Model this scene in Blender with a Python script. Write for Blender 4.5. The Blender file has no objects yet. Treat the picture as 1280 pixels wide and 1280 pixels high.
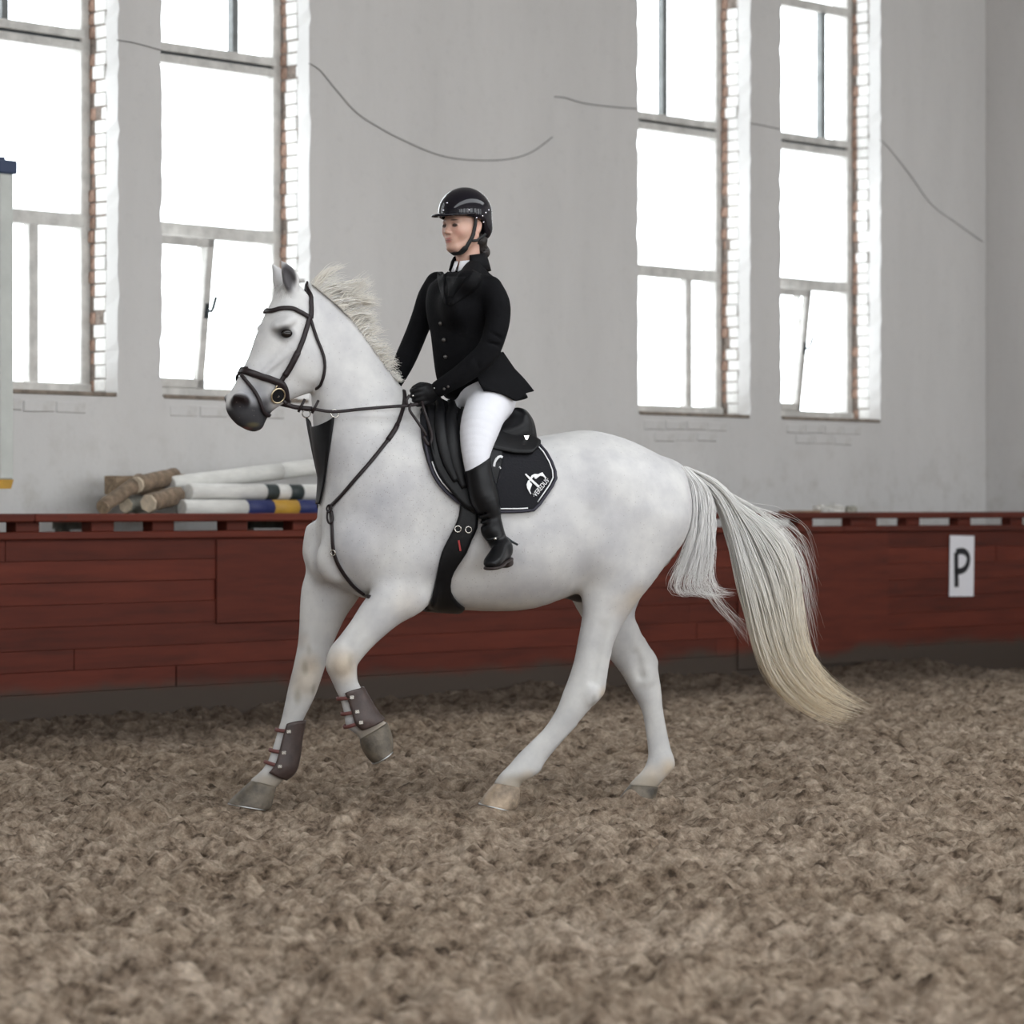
import bpy, bmesh, math, random
import numpy as np
from mathutils import Vector, Matrix

scene = bpy.context.scene
COL = scene.collection
random.seed(7)
RNG = np.random.default_rng(11)

# ------------------------------------------------------------------ camera, sky, daylight, exposure
# World: X runs along the window wall, Y points from the camera to that wall, Z is up (metres).
CAM_H = 1.29
FOCAL = 3700.0            # focal length in pixels of the 1280 px frame
CAM_ANG = math.radians(-46.1)
cam_data = bpy.data.cameras.new('camera')
cam = bpy.data.objects.new('camera', cam_data)
COL.objects.link(cam)
cam.location = (0, 0, CAM_H)
cam.rotation_euler = (math.radians(90), 0, CAM_ANG)
cam_data.sensor_width = 36
cam_data.lens = 36 * FOCAL / 1280
cam_data.shift_y = -6 / 1280
cam_data.clip_end = 200
cam_data.dof.use_dof = True
cam_data.dof.focus_distance = 12.6
cam_data.dof.aperture_fstop = 3.3
scene.camera = cam

world = bpy.data.worlds.new('overcast_sky')
scene.world = world
world.use_nodes = True
wn = world.node_tree.nodes
wn['Background'].inputs[0].default_value = (0.93, 0.97, 1.0, 1)
wn['Background'].inputs[1].default_value = 9.0

vs = scene.view_settings
vs.view_transform = 'Standard'
vs.look = 'None'
vs.exposure = -0.72
vs.gamma = 1.0
vs.use_curve_mapping = False
scene.cycles.use_denoising = True
scene.cycles.max_bounces = 8
scene.cycles.diffuse_bounces = 4
scene.cycles.transparent_max_bounces = 16
scene.cycles.caustics_reflective = False
scene.cycles.caustics_refractive = False

# hall dimensions
FENCE_Y = 14.0
WALL_Y = 14.9
WALL_T = 0.52
END_X = 21.43            # inner face of the right-hand end wall
LEFT_X = -9.0
BACK_Y = -6.0
CEIL_Z = 7.4
SILL, WTOP = 2.0, 6.3
REVEAL = 0.30
# left and right edges of the window openings (pairs with a narrow pier between)
WIN_X = [(4.25, 5.55), (5.91, 7.21), (10.556, 11.856), (12.225, 13.50), (16.87, 18.20), (18.60, 19.91)]

def portal(x, y, z, w, h, rx):
    d = bpy.data.lights.new('window_daylight', 'AREA')
    d.shape = 'RECTANGLE'; d.size = w; d.size_y = h
    d.cycles.is_portal = True
    o = bpy.data.objects.new('window_daylight', d)
    o.location = (x, y, z); o.rotation_euler = (rx, 0, 0)
    COL.objects.link(o)

# ------------------------------------------------------------------ object helpers
def link(o, parent=None):
    COL.objects.link(o)
    if parent is not None:
        o.parent = parent
    return o

def tag(o, label=None, cat=None, group=None, kind=None):
    if label: o['label'] = label
    if cat: o['category'] = cat
    if group: o['group'] = group
    if kind: o['kind'] = kind
    return o

def empty(name, loc=(0, 0, 0), rot=(0, 0, 0)):
    o = bpy.data.objects.new(name, None)
    o.empty_display_size = 0.1
    o.location = loc; o.rotation_euler = rot
    return link(o)

def mesh_obj(name, verts, faces, mat, parent=None, smooth=False, col=None):
    me = bpy.data.meshes.new(name)
    if isinstance(verts, np.ndarray):
        verts = np.asarray(verts, dtype=np.float64)
    if isinstance(faces, np.ndarray):
        n, k = faces.shape
        me.vertices.add(len(verts)); me.vertices.foreach_set('co', np.asarray(verts, np.float32).ravel())
        me.loops.add(n * k); me.polygons.add(n)
        me.loops.foreach_set('vertex_index', faces.astype(np.int32).ravel())
        me.polygons.foreach_set('loop_start', np.arange(0, n * k, k, dtype=np.int32))
        me.update(calc_edges=True); me.validate()
    else:
        me.from_pydata([tuple(v) for v in verts], [], faces)
        me.update()
    if smooth:
        me.polygons.foreach_set('use_smooth', np.ones(len(me.polygons), dtype=bool))
    if mat is not None:
        me.materials.append(mat)
    if col is not None:
        a = me.color_attributes.new('tint', 'FLOAT_COLOR', 'POINT')
        a.data.foreach_set('color', np.asarray(col, np.float32).ravel())
    o = bpy.data.objects.new(name, me)
    return link(o, parent)

class MB:
    """collects simple shapes into one mesh"""
    def __init__(self): self.v = []; self.f = []
    def add(self, v, f):
        n = len(self.v)
        self.v += [tuple(map(float, p)) for p in v]
        self.f += [tuple(i + n for i in q) for q in f]
        return self
    def box(self, x0, x1, y0, y1, z0, z1, bev=0.0, M=None):
        bm = bmesh.new()
        bmesh.ops.create_cube(bm, size=1)
        for v in bm.verts:
            v.co = ((x0 + x1) / 2 + v.co.x * (x1 - x0), (y0 + y1) / 2 + v.co.y * (y1 - y0), (z0 + z1) / 2 + v.co.z * (z1 - z0))
        if bev > 0:
            bmesh.ops.bevel(bm, geom=bm.edges[:], offset=bev, segments=1, affect='EDGES')
        bm.verts.index_update()
        vs_ = [v.co.copy() for v in bm.verts]
        if M is not None: vs_ = [M @ v for v in vs_]
        self.add(vs_, [[v.index for v in f.verts] for f in bm.faces]); bm.free()
        return self
    def tube(self, pts, r, n=8, flat=None, caps=True, up=None):
        """tube along pts; r scalar or list; flat=(a,b) scale of the section, up = section reference"""
        P = [Vector(p) for p in pts]; m = len(P)
        R_ = [r] * m if not hasattr(r, '__len__') else list(r)
        a, b = flat if flat else (1, 1)
        ref = Vector(up) if up is not None else None
        ring0 = len(self.v); prev = None
        for i in range(m):
            t = (P[min(i + 1, m - 1)] - P[max(i - 1, 0)]).normalized()
            if ref is not None:
                rr = ref[i] if hasattr(ref[0], '__len__') else ref
                u = (rr - t * rr.dot(t))
            elif prev is not None:
                u = prev - t * prev.dot(t)
            else:
                g = Vector((0, 0, 1)) if abs(t.z) < .9 else Vector((1, 0, 0))
                u = g - t * g.dot(t)
            u.normalize(); prev = u
            w = t.cross(u)
            for k in range(n):
                an = 2 * math.pi * (k + .5) / n
                q = P[i] + u * (math.cos(an) * R_[i] * a) + w * (math.sin(an) * R_[i] * b)
                self.v.append((q.x, q.y, q.z))
        for i in range(m - 1):
            for k in range(n):
                k2 = (k + 1) % n
                A = ring0 + i * n
                self.f.append((A + k, A + k2, A + n + k2, A + n + k))
        if caps:
            self.f.append(tuple(ring0 + k for k in reversed(range(n))))
            self.f.append(tuple(ring0 + (m - 1) * n + k for k in range(n)))
        return self
    def strap(self, pts, normals, width, thick):
        """flat leather strap: pts centre line, normals = outward direction of its face"""
        P = [Vector(p) for p in pts]; m = len(P); n0 = len(self.v)
        W = [width] * m if not hasattr(width, '__len__') else list(width)
        for i in range(m):
            t = (P[min(i + 1, m - 1)] - P[max(i - 1, 0)]).normalized()
            nn = Vector(normals[i]); nn = (nn - t * nn.dot(t)).normalized()
            s = t.cross(nn)
            h = W[i] / 2; e = thick
            for (a, b) in ((-h, -e * .2), (-h * .8, e), (h * .8, e), (h, -e * .2), (h * .8, -e), (-h * .8, -e)):
                q = P[i] + s * a + nn * b
                self.v.append((q.x, q.y, q.z))
        for i in range(m - 1):
            A = n0 + i * 6
            for k in range(6):
                k2 = (k + 1) % 6
                self.f.append((A + k, A + 6 + k, A + 6 + k2, A + k2))
        self.f.append(tuple(n0 + k for k in range(6)))
        self.f.append(tuple(n0 + (m - 1) * 6 + k for k in reversed(range(6))))
        return self
    def ring(self, c, R_, r, axis, n=20, k=6):
        ax = Vector(axis).normalized()
        g = Vector((0, 0, 1)) if abs(ax.z) < .9 else Vector((1, 0, 0))
        u = ax.cross(g).normalized(); w = ax.cross(u)
        n0 = len(self.v); c = Vector(c)
        for i in range(n):
            a = 2 * math.pi * i / n
            rad = u * math.cos(a) + w * math.sin(a)
            for j in range(k):
                b = 2 * math.pi * j / k
                q = c + rad * (R_ + r * math.cos(b)) + ax * (r * math.sin(b))
                self.v.append(tuple(q))
        for i in range(n):
            for j in range(k):
                i2, j2 = (i + 1) % n, (j + 1) % k
                self.f.append((n0 + i * k + j, n0 + i2 * k + j, n0 + i2 * k + j2, n0 + i * k + j2))
        return self
    def ball(self, c, r, n=10, m=6, M=None):
        c = Vector(c); r = (r, r, r) if not hasattr(r, '__len__') else r
        n0 = len(self.v)
        for i in range(m + 1):
            th = math.pi * i / m
            for k in range(n):
                a = 2 * math.pi * k / n
                q = Vector((r[0] * math.sin(th) * math.cos(a), r[1] * math.sin(th) * math.sin(a), r[2] * math.cos(th)))
                if M is not None: q = M @ q
                self.v.append(tuple(c + q))
        for i in range(m):
            for k in range(n):
                k2 = (k + 1) % n
                self.f.append((n0 + i * n + k, n0 + (i + 1) * n + k, n0 + (i + 1) * n + k2, n0 + i * n + k2))
        return self
    def build(self, name, mat, parent=None, smooth=False, origin=None):
        v = self.v
        if origin is not None:
            v = [(a - origin[0], b - origin[1], c - origin[2]) for a, b, c in v]
        o = mesh_obj(name, v, self.f, mat, parent, smooth)
        bm = bmesh.new(); bm.from_mesh(o.data)
        bmesh.ops.remove_doubles(bm, verts=bm.verts[:], dist=1e-6)
        bmesh.ops.recalc_face_normals(bm, faces=bm.faces[:]); bm.to_mesh(o.data); bm.free()
        return o

def catmull(pts, n):
    """smooth resampling of a list of equal-length tuples, n steps per span"""
    A = np.asarray(pts, float); m = len(A); out = []
    for i in range(m - 1):
        p0, p1, p2, p3 = A[max(i - 1, 0)], A[i], A[i + 1], A[min(i + 2, m - 1)]
        for k in range(n):
            t = k / n
            out.append(.5 * (2 * p1 + (p2 - p0) * t + (2 * p0 - 5 * p1 + 4 * p2 - p3) * t * t + (3 * p1 - p0 - 3 * p2 + p3) * t ** 3))
    out.append(A[-1])
    return np.array(out)

# ------------------------------------------------------------------ materials
def new_mat(name):
    m = bpy.data.materials.new(name); m.use_nodes = True
    nt = m.node_tree; b = nt.nodes['Principled BSDF']
    return m, nt, b

def nd(nt, kind, **kw):
    n = nt.nodes.new(kind)
    for k, v in kw.items():
        if k.startswith('i_'):
            n.inputs[k[2:].replace('_', ' ')].default_value = v
        else:
            setattr(n, k, v)
    return n

def rgb(c): return (c[0], c[1], c[2], 1.0)

def ramp(nt, stops):
    r = nt.nodes.new('ShaderNodeValToRGB')
    e = r.color_ramp.elements
    while len(e) < len(stops): e.new(0.5)
    for q, (p, c) in zip(e, stops):
        q.position = p; q.color = c if len(c) == 4 else rgb(c)
    return r

def mixrgb(nt, fac, a, b, mode='MIX'):
    n = nt.nodes.new('ShaderNodeMix'); n.data_type = 'RGBA'; n.blend_type = mode
    for sock, v in ((n.inputs[0], fac), (n.inputs[6], a), (n.inputs[7], b)):
        if hasattr(v, 'is_linked') or hasattr(v, 'links'):
            nt.links.new(v, sock)
        else:
            sock.default_value = v if not hasattr(v, '__len__') else (v if len(v) == 4 else rgb(v))
    return n.outputs[2]

def simple(name, c, rough=.6, metal=0.0, noise=0.0, scale=20, bump=0.0, bscale=60, spec=.5, coat=0.0, stretch=(1, 1, 1), sheen=0.0):
    m, nt, b = new_mat(name)
    b.inputs['Base Color'].default_value = rgb(c)
    b.inputs['Roughness'].default_value = rough
    b.inputs['Metallic'].default_value = metal
    b.inputs['Specular IOR Level'].default_value = spec
    b.inputs['Coat Weight'].default_value = coat
    b.inputs['Sheen Weight'].default_value = sheen
    tc = nd(nt, 'ShaderNodeTexCoord'); mp = nd(nt, 'ShaderNodeMapping')
    mp.inputs['Scale'].default_value = stretch
    nt.links.new(tc.outputs['Object'], mp.inputs[0])
    if noise > 0:
        n = nd(nt, 'ShaderNodeTexNoise', i_Scale=scale, i_Detail=6.0, i_Roughness=.6)
        nt.links.new(mp.outputs[0], n.inputs['Vector'])
        dark = [max(0, x * (1 - noise)) for x in c]; lite = [min(1, x * (1 + noise)) for x in c]
        r = ramp(nt, [(.3, dark), (.7, lite)])
        nt.links.new(n.outputs['Fac'], r.inputs[0]); nt.links.new(r.outputs[0], b.inputs['Base Color'])
    if bump > 0:
        n2 = nd(nt, 'ShaderNodeTexNoise', i_Scale=bscale, i_Detail=5.0)
        nt.links.new(mp.outputs[0], n2.inputs['Vector'])
        bp = nd(nt, 'ShaderNodeBump', i_Strength=bump, i_Distance=.01)
        nt.links.new(n2.outputs['Fac'], bp.inputs['Height']); nt.links.new(bp.outputs[0], b.inputs['Normal'])
    return m

# ------------------------------------------------------------------ solid modelling: smooth-blended volumes turned into one skin
class Field:
    def __init__(self, lo, hi, h):
        self.lo = np.array(lo, np.float32); self.h = h
        self.n = np.ceil((np.array(hi) - np.array(lo)) / h).astype(int) + 1
        self.F = np.full(self.n, 1.0, np.float32)
        self.ax = [(self.lo[i] + np.arange(self.n[i]) * h).astype(np.float32) for i in range(3)]
    def block(self, lo, hi):
        i0 = [max(0, int((lo[i] - self.lo[i]) / self.h)) for i in range(3)]
        i1 = [min(self.n[i], int((hi[i] - self.lo[i]) / self.h) + 2) for i in range(3)]
        if any(a >= b for a, b in zip(i0, i1)): return None
        sl = tuple(slice(a, b) for a, b in zip(i0, i1))
        x = self.ax[0][sl[0]][:, None, None]; y = self.ax[1][sl[1]][None, :, None]; z = self.ax[2][sl[2]][None, None, :]
        return sl, x, y, z
    def merge(self, sl, d, k, sub=False):
        f = self.F[sl]
        if sub:
            if k <= 0: self.F[sl] = np.maximum(f, -d); return
            hh = np.clip(.5 - .5 * (f + d) / k, 0, 1)
            self.F[sl] = f + (-d - f) * hh + k * hh * (1 - hh); return
        if k <= 0: self.F[sl] = np.minimum(f, d); return
        hh = np.clip(.5 + .5 * (f - d) / k, 0, 1)
        self.F[sl] = f + (d - f) * hh - k * hh * (1 - hh)
    def ell(self, c, r, rot=None, k=.03, sub=False):
        """ellipsoid; rot = 3x3 whose columns are the ellipsoid's axes"""
        c = np.array(c, np.float32); R_ = max(r) + k * 1.5 + self.h * 2
        g = self.block(c - R_, c + R_)
        if g is None: return
        sl, x, y, z = g
        x = x - c[0]; y = y - c[1]; z = z - c[2]
        if rot is None:
            q = [x, y, z]
        else:
            m = np.array(rot, np.float32)
            q = [x * m[0, i] + y * m[1, i] + z * m[2, i] for i in range(3)]
        k0 = np.sqrt((q[0] / r[0]) ** 2 + (q[1] / r[1]) ** 2 + (q[2] / r[2]) ** 2)
        k1 = np.sqrt((q[0] / r[0] ** 2) ** 2 + (q[1] / r[1] ** 2) ** 2 + (q[2] / r[2] ** 2) ** 2)
        d = k0 * (k0 - 1) / np.maximum(k1, 1e-5)
        self.merge(sl, d.astype(np.float32), k, sub)
    def chain(self, pts, rad, k=.02, sub=False, n=4):
        """round limb along pts with radii"""
        A = catmull([tuple(p) + (r,) for p, r in zip(pts, rad)], n)
        self.segs([(a[:3], b[:3], a[3], b[3]) for a, b in zip(A[:-1], A[1:])], k, sub)
    def segs(self, segs, k, sub=False):
        lo = np.min([np.minimum(s[0], s[1]) - max(s[2], s[3]) for s in segs], axis=0) - k * 1.5 - self.h * 2
        hi = np.max([np.maximum(s[0], s[1]) + max(s[2], s[3]) for s in segs], axis=0) + k * 1.5 + self.h * 2
        g = self.block(lo, hi)
        if g is None: return
        sl, x, y, z = g
        D = np.full(self.F[sl].shape, 1.0, np.float32)
        for a, b, ra, rb in segs:
            e = b - a; L = float(e @ e) + 1e-12
            t = np.clip(((x - a[0]) * e[0] + (y - a[1]) * e[1] + (z - a[2]) * e[2]) / L, 0, 1)
            d = np.sqrt((x - a[0] - t * e[0]) ** 2 + (y - a[1] - t * e[1]) ** 2 + (z - a[2] - t * e[2]) ** 2) - (ra + t * (rb - ra))
            np.minimum(D, d, out=D)
        self.merge(sl, D, k, sub)
    def loft(self, st, k=.03, sub=False, n=3, p=2.0, egg=0.0, cap=.5, grow=0.0):
        """st: stations (A, B, half_width[, side vector]); the section spans A-B one way and +-half_width along the
        side vector (default: local Y).  A, B are 3-D points."""
        rows = []
        for s in st:
            A_, B_ = np.array(s[0], float), np.array(s[1], float)
            rows.append(tuple(A_) + tuple(B_) + (s[2],))
        R_ = catmull(rows, n)
        side = np.array(st[0][3] if len(st[0]) > 3 else (0, 1, 0), float)
        C = (R_[:, 0:3] + R_[:, 3:6]) / 2
        U = (R_[:, 0:3] - R_[:, 3:6]); a = np.linalg.norm(U, axis=1) / 2; U /= (2 * a[:, None] + 1e-9)
        a = a + grow; b = R_[:, 6] + grow
        T = np.gradient(C, axis=0)
        S = np.tile(side, (len(C), 1)); S -= U * np.sum(S * U, axis=1)[:, None]; S /= np.linalg.norm(S, axis=1)[:, None]
        N = np.cross(U, S); sg = np.sign(np.sum(N * T, axis=1)); sg[sg == 0] = 1
        # one orientation for all
        N *= sg[:, None]
        m = np.maximum(a, b).max()
        lo = C.min(0) - m - k * 1.5 - 2 * self.h; hi = C.max(0) + m + k * 1.5 + 2 * self.h
        g = self.block(lo, hi)
        if g is None: return
        SL, X, Y, Z = g
        D = np.full(self.F[SL].shape, 1.0, np.float32)
        off = [s_.start for s_ in SL]
        for i in range(len(C) - 1):
            mm = max(a[i], a[i + 1], b[i], b[i + 1]) + k * 1.2 + 2 * self.h
            l2 = np.minimum(C[i], C[i + 1]) - mm; h2 = np.maximum(C[i], C[i + 1]) + mm
            gg = self.block(l2, h2)
            if gg is None: continue
            sl, x, y, z = gg
            g0 = (x - C[i, 0]) * N[i, 0] + (y - C[i, 1]) * N[i, 1] + (z - C[i, 2]) * N[i, 2]
            g1 = (x - C[i + 1, 0]) * N[i + 1, 0] + (y - C[i + 1, 1]) * N[i + 1, 1] + (z - C[i + 1, 2]) * N[i + 1, 2]
            L = float(np.linalg.norm(C[i + 1] - C[i])) + 1e-6
            den = np.maximum(g0 - g1, .15 * L)
            t = np.clip(g0 / den, 0, 1)
            def lp(q): return q[i] + t * (q[i + 1] - q[i])
            cx, cy, cz = (C[i, j] + t * (C[i + 1, j] - C[i, j]) for j in range(3))
            ux, uy, uz = (U[i, j] + t * (U[i + 1, j] - U[i, j]) for j in range(3))
            sx, sy, sz = (S[i, j] + t * (S[i + 1, j] - S[i, j]) for j in range(3))
            dx, dy, dz = x - cx, y - cy, z - cz
            un = 1 / np.sqrt(ux * ux + uy * uy + uz * uz); sn = 1 / np.sqrt(sx * sx + sy * sy + sz * sz)
            u = (dx * ux + dy * uy + dz * uz) * un
            v = (dx * sx + dy * sy + dz * sz) * sn
            aa, bb = lp(a), lp(b)
            if egg: bb = bb * (1 + egg * np.clip(u / aa, -1.2, 1.2))
            w2 = np.maximum(np.maximum(-g0, g1), 0) ** 2
            cc = np.minimum(aa, bb) * cap
            kk = (np.abs(u / aa) ** p + np.abs(v / bb) ** p) ** (1 / p)
            kk = np.sqrt(kk * kk + w2 / (cc * cc))
            q = np.sqrt(u * u + v * v + w2)
            d = q * (1 - 1 / np.maximum(kk, .08))
            sl2 = tuple(slice(s_.start - o_, s_.stop - o_) for s_, o_ in zip(sl, off))
            # clip to the loft's block
            ss = []; dd = []
            for ax_ in range(3):
                a0, a1 = sl2[ax_].start, sl2[ax_].stop
                c0, c1 = max(a0, 0), min(a1, D.shape[ax_])
                ss.append(slice(c0, c1)); dd.append(slice(c0 - a0, c1 - a0))
            ss = tuple(ss); dd = tuple(dd)
            D[ss] = np.minimum(D[ss], d[dd])
        self.merge(SL, D, k, sub)
    def cut(self, point, normal):
        """keep only the side the normal points away from"""
        n = np.array(normal, float); n /= np.linalg.norm(n); p = np.array(point, float)
        d = ((self.ax[0][:, None, None] - p[0]) * n[0] + (self.ax[1][None, :, None] - p[1]) * n[1] + (self.ax[2][None, None, :] - p[2]) * n[2])
        self.F = np.maximum(self.F, d.astype(np.float32))
    def mesh(self, smooth=1):
        F = self.F; ins = F < 0
        nx, ny, nz = F.shape
        cnt = np.zeros((nx - 1, ny - 1, nz - 1), np.uint8)
        for i in (0, 1):
            for j in (0, 1):
                for k in (0, 1):
                    cnt += ins[i:nx - 1 + i, j:ny - 1 + j, k:nz - 1 + k]
        act = (cnt > 0) & (cnt < 8)
        I, J, K = np.nonzero(act)
        idx = np.full(act.shape, -1, np.int32); idx[I, J, K] = np.arange(len(I))
        cor = [(i, j, k) for i in (0, 1) for j in (0, 1) for k in (0, 1)]
        val = {c: F[I + c[0], J + c[1], K + c[2]] for c in cor}
        acc = np.zeros((len(I), 3), np.float32); num = np.zeros(len(I), np.float32)
        for c in cor:
            for ax_ in range(3):
                if c[ax_] == 0:
                    e = list(c); e[ax_] = 1; e = tuple(e)
                    va, vb = val[c], val[e]
                    x = (va < 0) != (vb < 0)
                    t = np.where(x, va / np.where(x, va - vb, 1), 0)
                    p_ = np.tile(np.array(c, np.float32), (len(I), 1)); p_[:, ax_] += t
                    acc += p_ * x[:, None]; num += x
        V = acc / num[:, None] + np.stack([I, J, K], 1)
        V = V * self.h + self.lo
        faces = []
        for ax_ in range(3):
            sa = [slice(None)] * 3; sb = [slice(None)] * 3
            sa[ax_] = slice(0, -1); sb[ax_] = slice(1, None)
            A, B = ins[tuple(sa)], ins[tuple(sb)]
            for flip, msk in ((False, A & ~B), (True, ~A & B)):
                q = np.stack(np.nonzero(msk), 1)
                o1, o2 = [(1, 2), (2, 0), (0, 1)][ax_]
                ok = (q[:, o1] > 0) & (q[:, o2] > 0) & (q[:, o1] < F.shape[o1] - 1) & (q[:, o2] < F.shape[o2] - 1)
                q = q[ok]
                def at(d1, d2):
                    r = q.copy(); r[:, o1] += d1; r[:, o2] += d2
                    return idx[r[:, 0], r[:, 1], r[:, 2]]
                f = np.stack([at(-1, -1), at(0, -1), at(0, 0), at(-1, 0)], 1)
                if flip: f = f[:, ::-1]
                faces.append(f)
        Fc = np.concatenate(faces)
        Fc = Fc[(Fc >= 0).all(1)]
        for _ in range(smooth):
            V = relax(V, Fc)
        return V, Fc

def relax(V, Fc, w=.5):
    acc = np.zeros_like(V); num = np.zeros(len(V), np.float32)
    for a, b in ((0, 1), (1, 2), (2, 3), (3, 0)):
        for p_, q in ((Fc[:, a], Fc[:, b]), (Fc[:, b], Fc[:, a])):
            for j in range(3):
                acc[:, j] += np.bincount(p_, V[q, j], len(V))
            num += np.bincount(p_, minlength=len(V))
    return (V * (1 - w) + w * acc / np.maximum(num, 1)[:, None]).astype(np.float32)

def rotm(ex=0, ey=0, ez=0):
    """3x3 rotation from degrees about x, y, z"""
    from mathutils import Euler
    return np.array(Euler([math.radians(q) for q in (ex, ey, ez)]).to_matrix())

def smoothstep(a, b, x):
    t = np.clip((x - a) / (b - a), 0, 1); return t * t * (3 - 2 * t)

# ------------------------------------------------------------------ materials of the hall
def plaster_mat(name, c, stain=.10):
    m, nt, b = new_mat(name)
    tc = nd(nt, 'ShaderNodeTexCoord')
    n1 = nd(nt, 'ShaderNodeTexNoise', i_Scale=.9, i_Detail=5.0, i_Roughness=.6)
    mp = nd(nt, 'ShaderNodeMapping'); mp.inputs['Scale'].default_value = (1.6, 1.6, .35)
    nt.links.new(tc.outputs['Object'], mp.inputs[0]); nt.links.new(mp.outputs[0], n1.inputs['Vector'])
    r1 = ramp(nt, [(.3, [q * (1 - stain) for q in c]), (.65, c)])
    nt.links.new(n1.outputs['Fac'], r1.inputs[0])
    n2 = nd(nt, 'ShaderNodeTexNoise', i_Scale=14.0, i_Detail=6.0, i_Roughness=.7)
    nt.links.new(tc.outputs['Object'], n2.inputs['Vector'])
    r2 = ramp(nt, [(.0, (.86, .86, .86)), (.45, (1, 1, 1))])
    nt.links.new(n2.outputs['Fac'], r2.inputs[0])
    c1 = mixrgb(nt, 1.0, r1.outputs[0], r2.outputs[0], 'MULTIPLY')
    # brown dribbles and dirt below the sills
    sx = nd(nt, 'ShaderNodeSeparateXYZ'); nt.links.new(tc.outputs['Object'], sx.inputs[0])
    mr = nd(nt, 'ShaderNodeMapRange'); mr.inputs[1].default_value = 2.05; mr.inputs[2].default_value = 1.2; mr.inputs[3].default_value = 0; mr.inputs[4].default_value = 1
    nt.links.new(sx.outputs[2], mr.inputs[0])
    n3 = nd(nt, 'ShaderNodeTexNoise', i_Scale=5.0, i_Detail=7.0, i_Roughness=.65)
    nt.links.new(tc.outputs['Object'], n3.inputs['Vector'])
    r3 = ramp(nt, [(.5, (0, 0, 0)), (.72, (1, 1, 1))]); nt.links.new(n3.outputs['Fac'], r3.inputs[0])
    mu = nd(nt, 'ShaderNodeMath', operation='MULTIPLY'); nt.links.new(r3.outputs[0], mu.inputs[0]); nt.links.new(mr.outputs[0], mu.inputs[1])
    mu2 = nd(nt, 'ShaderNodeMath', operation='MULTIPLY'); nt.links.new(mu.outputs[0], mu2.inputs[0]); mu2.inputs[1].default_value = .55
    c2 = mixrgb(nt, mu2.outputs[0], c1, (.40, .37, .33))
    nt.links.new(c2, b.inputs['Base Color'])
    b.inputs['Roughness'].default_value = .9; b.inputs['Specular IOR Level'].default_value = .2
    bp = nd(nt, 'ShaderNodeBump', i_Strength=.25, i_Distance=.01)
    nt.links.new(n2.outputs['Fac'], bp.inputs['Height']); nt.links.new(bp.outputs[0], b.inputs['Normal'])
    return m

M_PLASTER = plaster_mat('limewashed_plaster', (.66, .645, .635))
M_PLASTER_B = simple('ceiling_paint', (.55, .54, .52), .9, noise=.08, scale=2)
M_BRICK_W = simple('whitewashed_brick', (.80, .79, .77), .9, noise=.12, scale=25, bump=.6, bscale=40)
M_BRICK_R = simple('bare_brick', (.36, .235, .18), .95, noise=.45, scale=18, bump=.8, bscale=45)
M_MORTAR = simple('dirty_mortar', (.22, .18, .155), .95, noise=.4, scale=30, bump=.6, bscale=60)
M_FRAME = simple('weathered_frame_paint', (.58, .565, .54), .65, noise=.22, scale=9, bump=.15)
M_STEELBAR = simple('painted_steel_bar', (.16, .17, .17), .5, noise=.3, scale=12)
M_SILL = simple('dirty_sill', (.23, .19, .155), .9, noise=.45, scale=14, bump=.4)  # brown of dirt, with the shadow line under the frames painted in
M_IRON = simple('dark_iron', (.05, .06, .065), .5, metal=.6)

def glass_mat():
    m, nt, b = new_mat('window_glass')
    out = nt.nodes['Material Output']; nt.nodes.remove(b)
    t = nd(nt, 'ShaderNodeBsdfTransparent'); t.inputs[0].default_value = (.97, .98, .98, 1)
    g = nd(nt, 'ShaderNodeBsdfGlossy'); g.inputs['Roughness'].default_value = .05
    mx = nd(nt, 'ShaderNodeMixShader'); mx.inputs[0].default_value = .05
    nt.links.new(t.outputs[0], mx.inputs[1]); nt.links.new(g.outputs[0], mx.inputs[2]); nt.links.new(mx.outputs[0], out.inputs[0])
    return m
M_GLASS = glass_mat()

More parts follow.
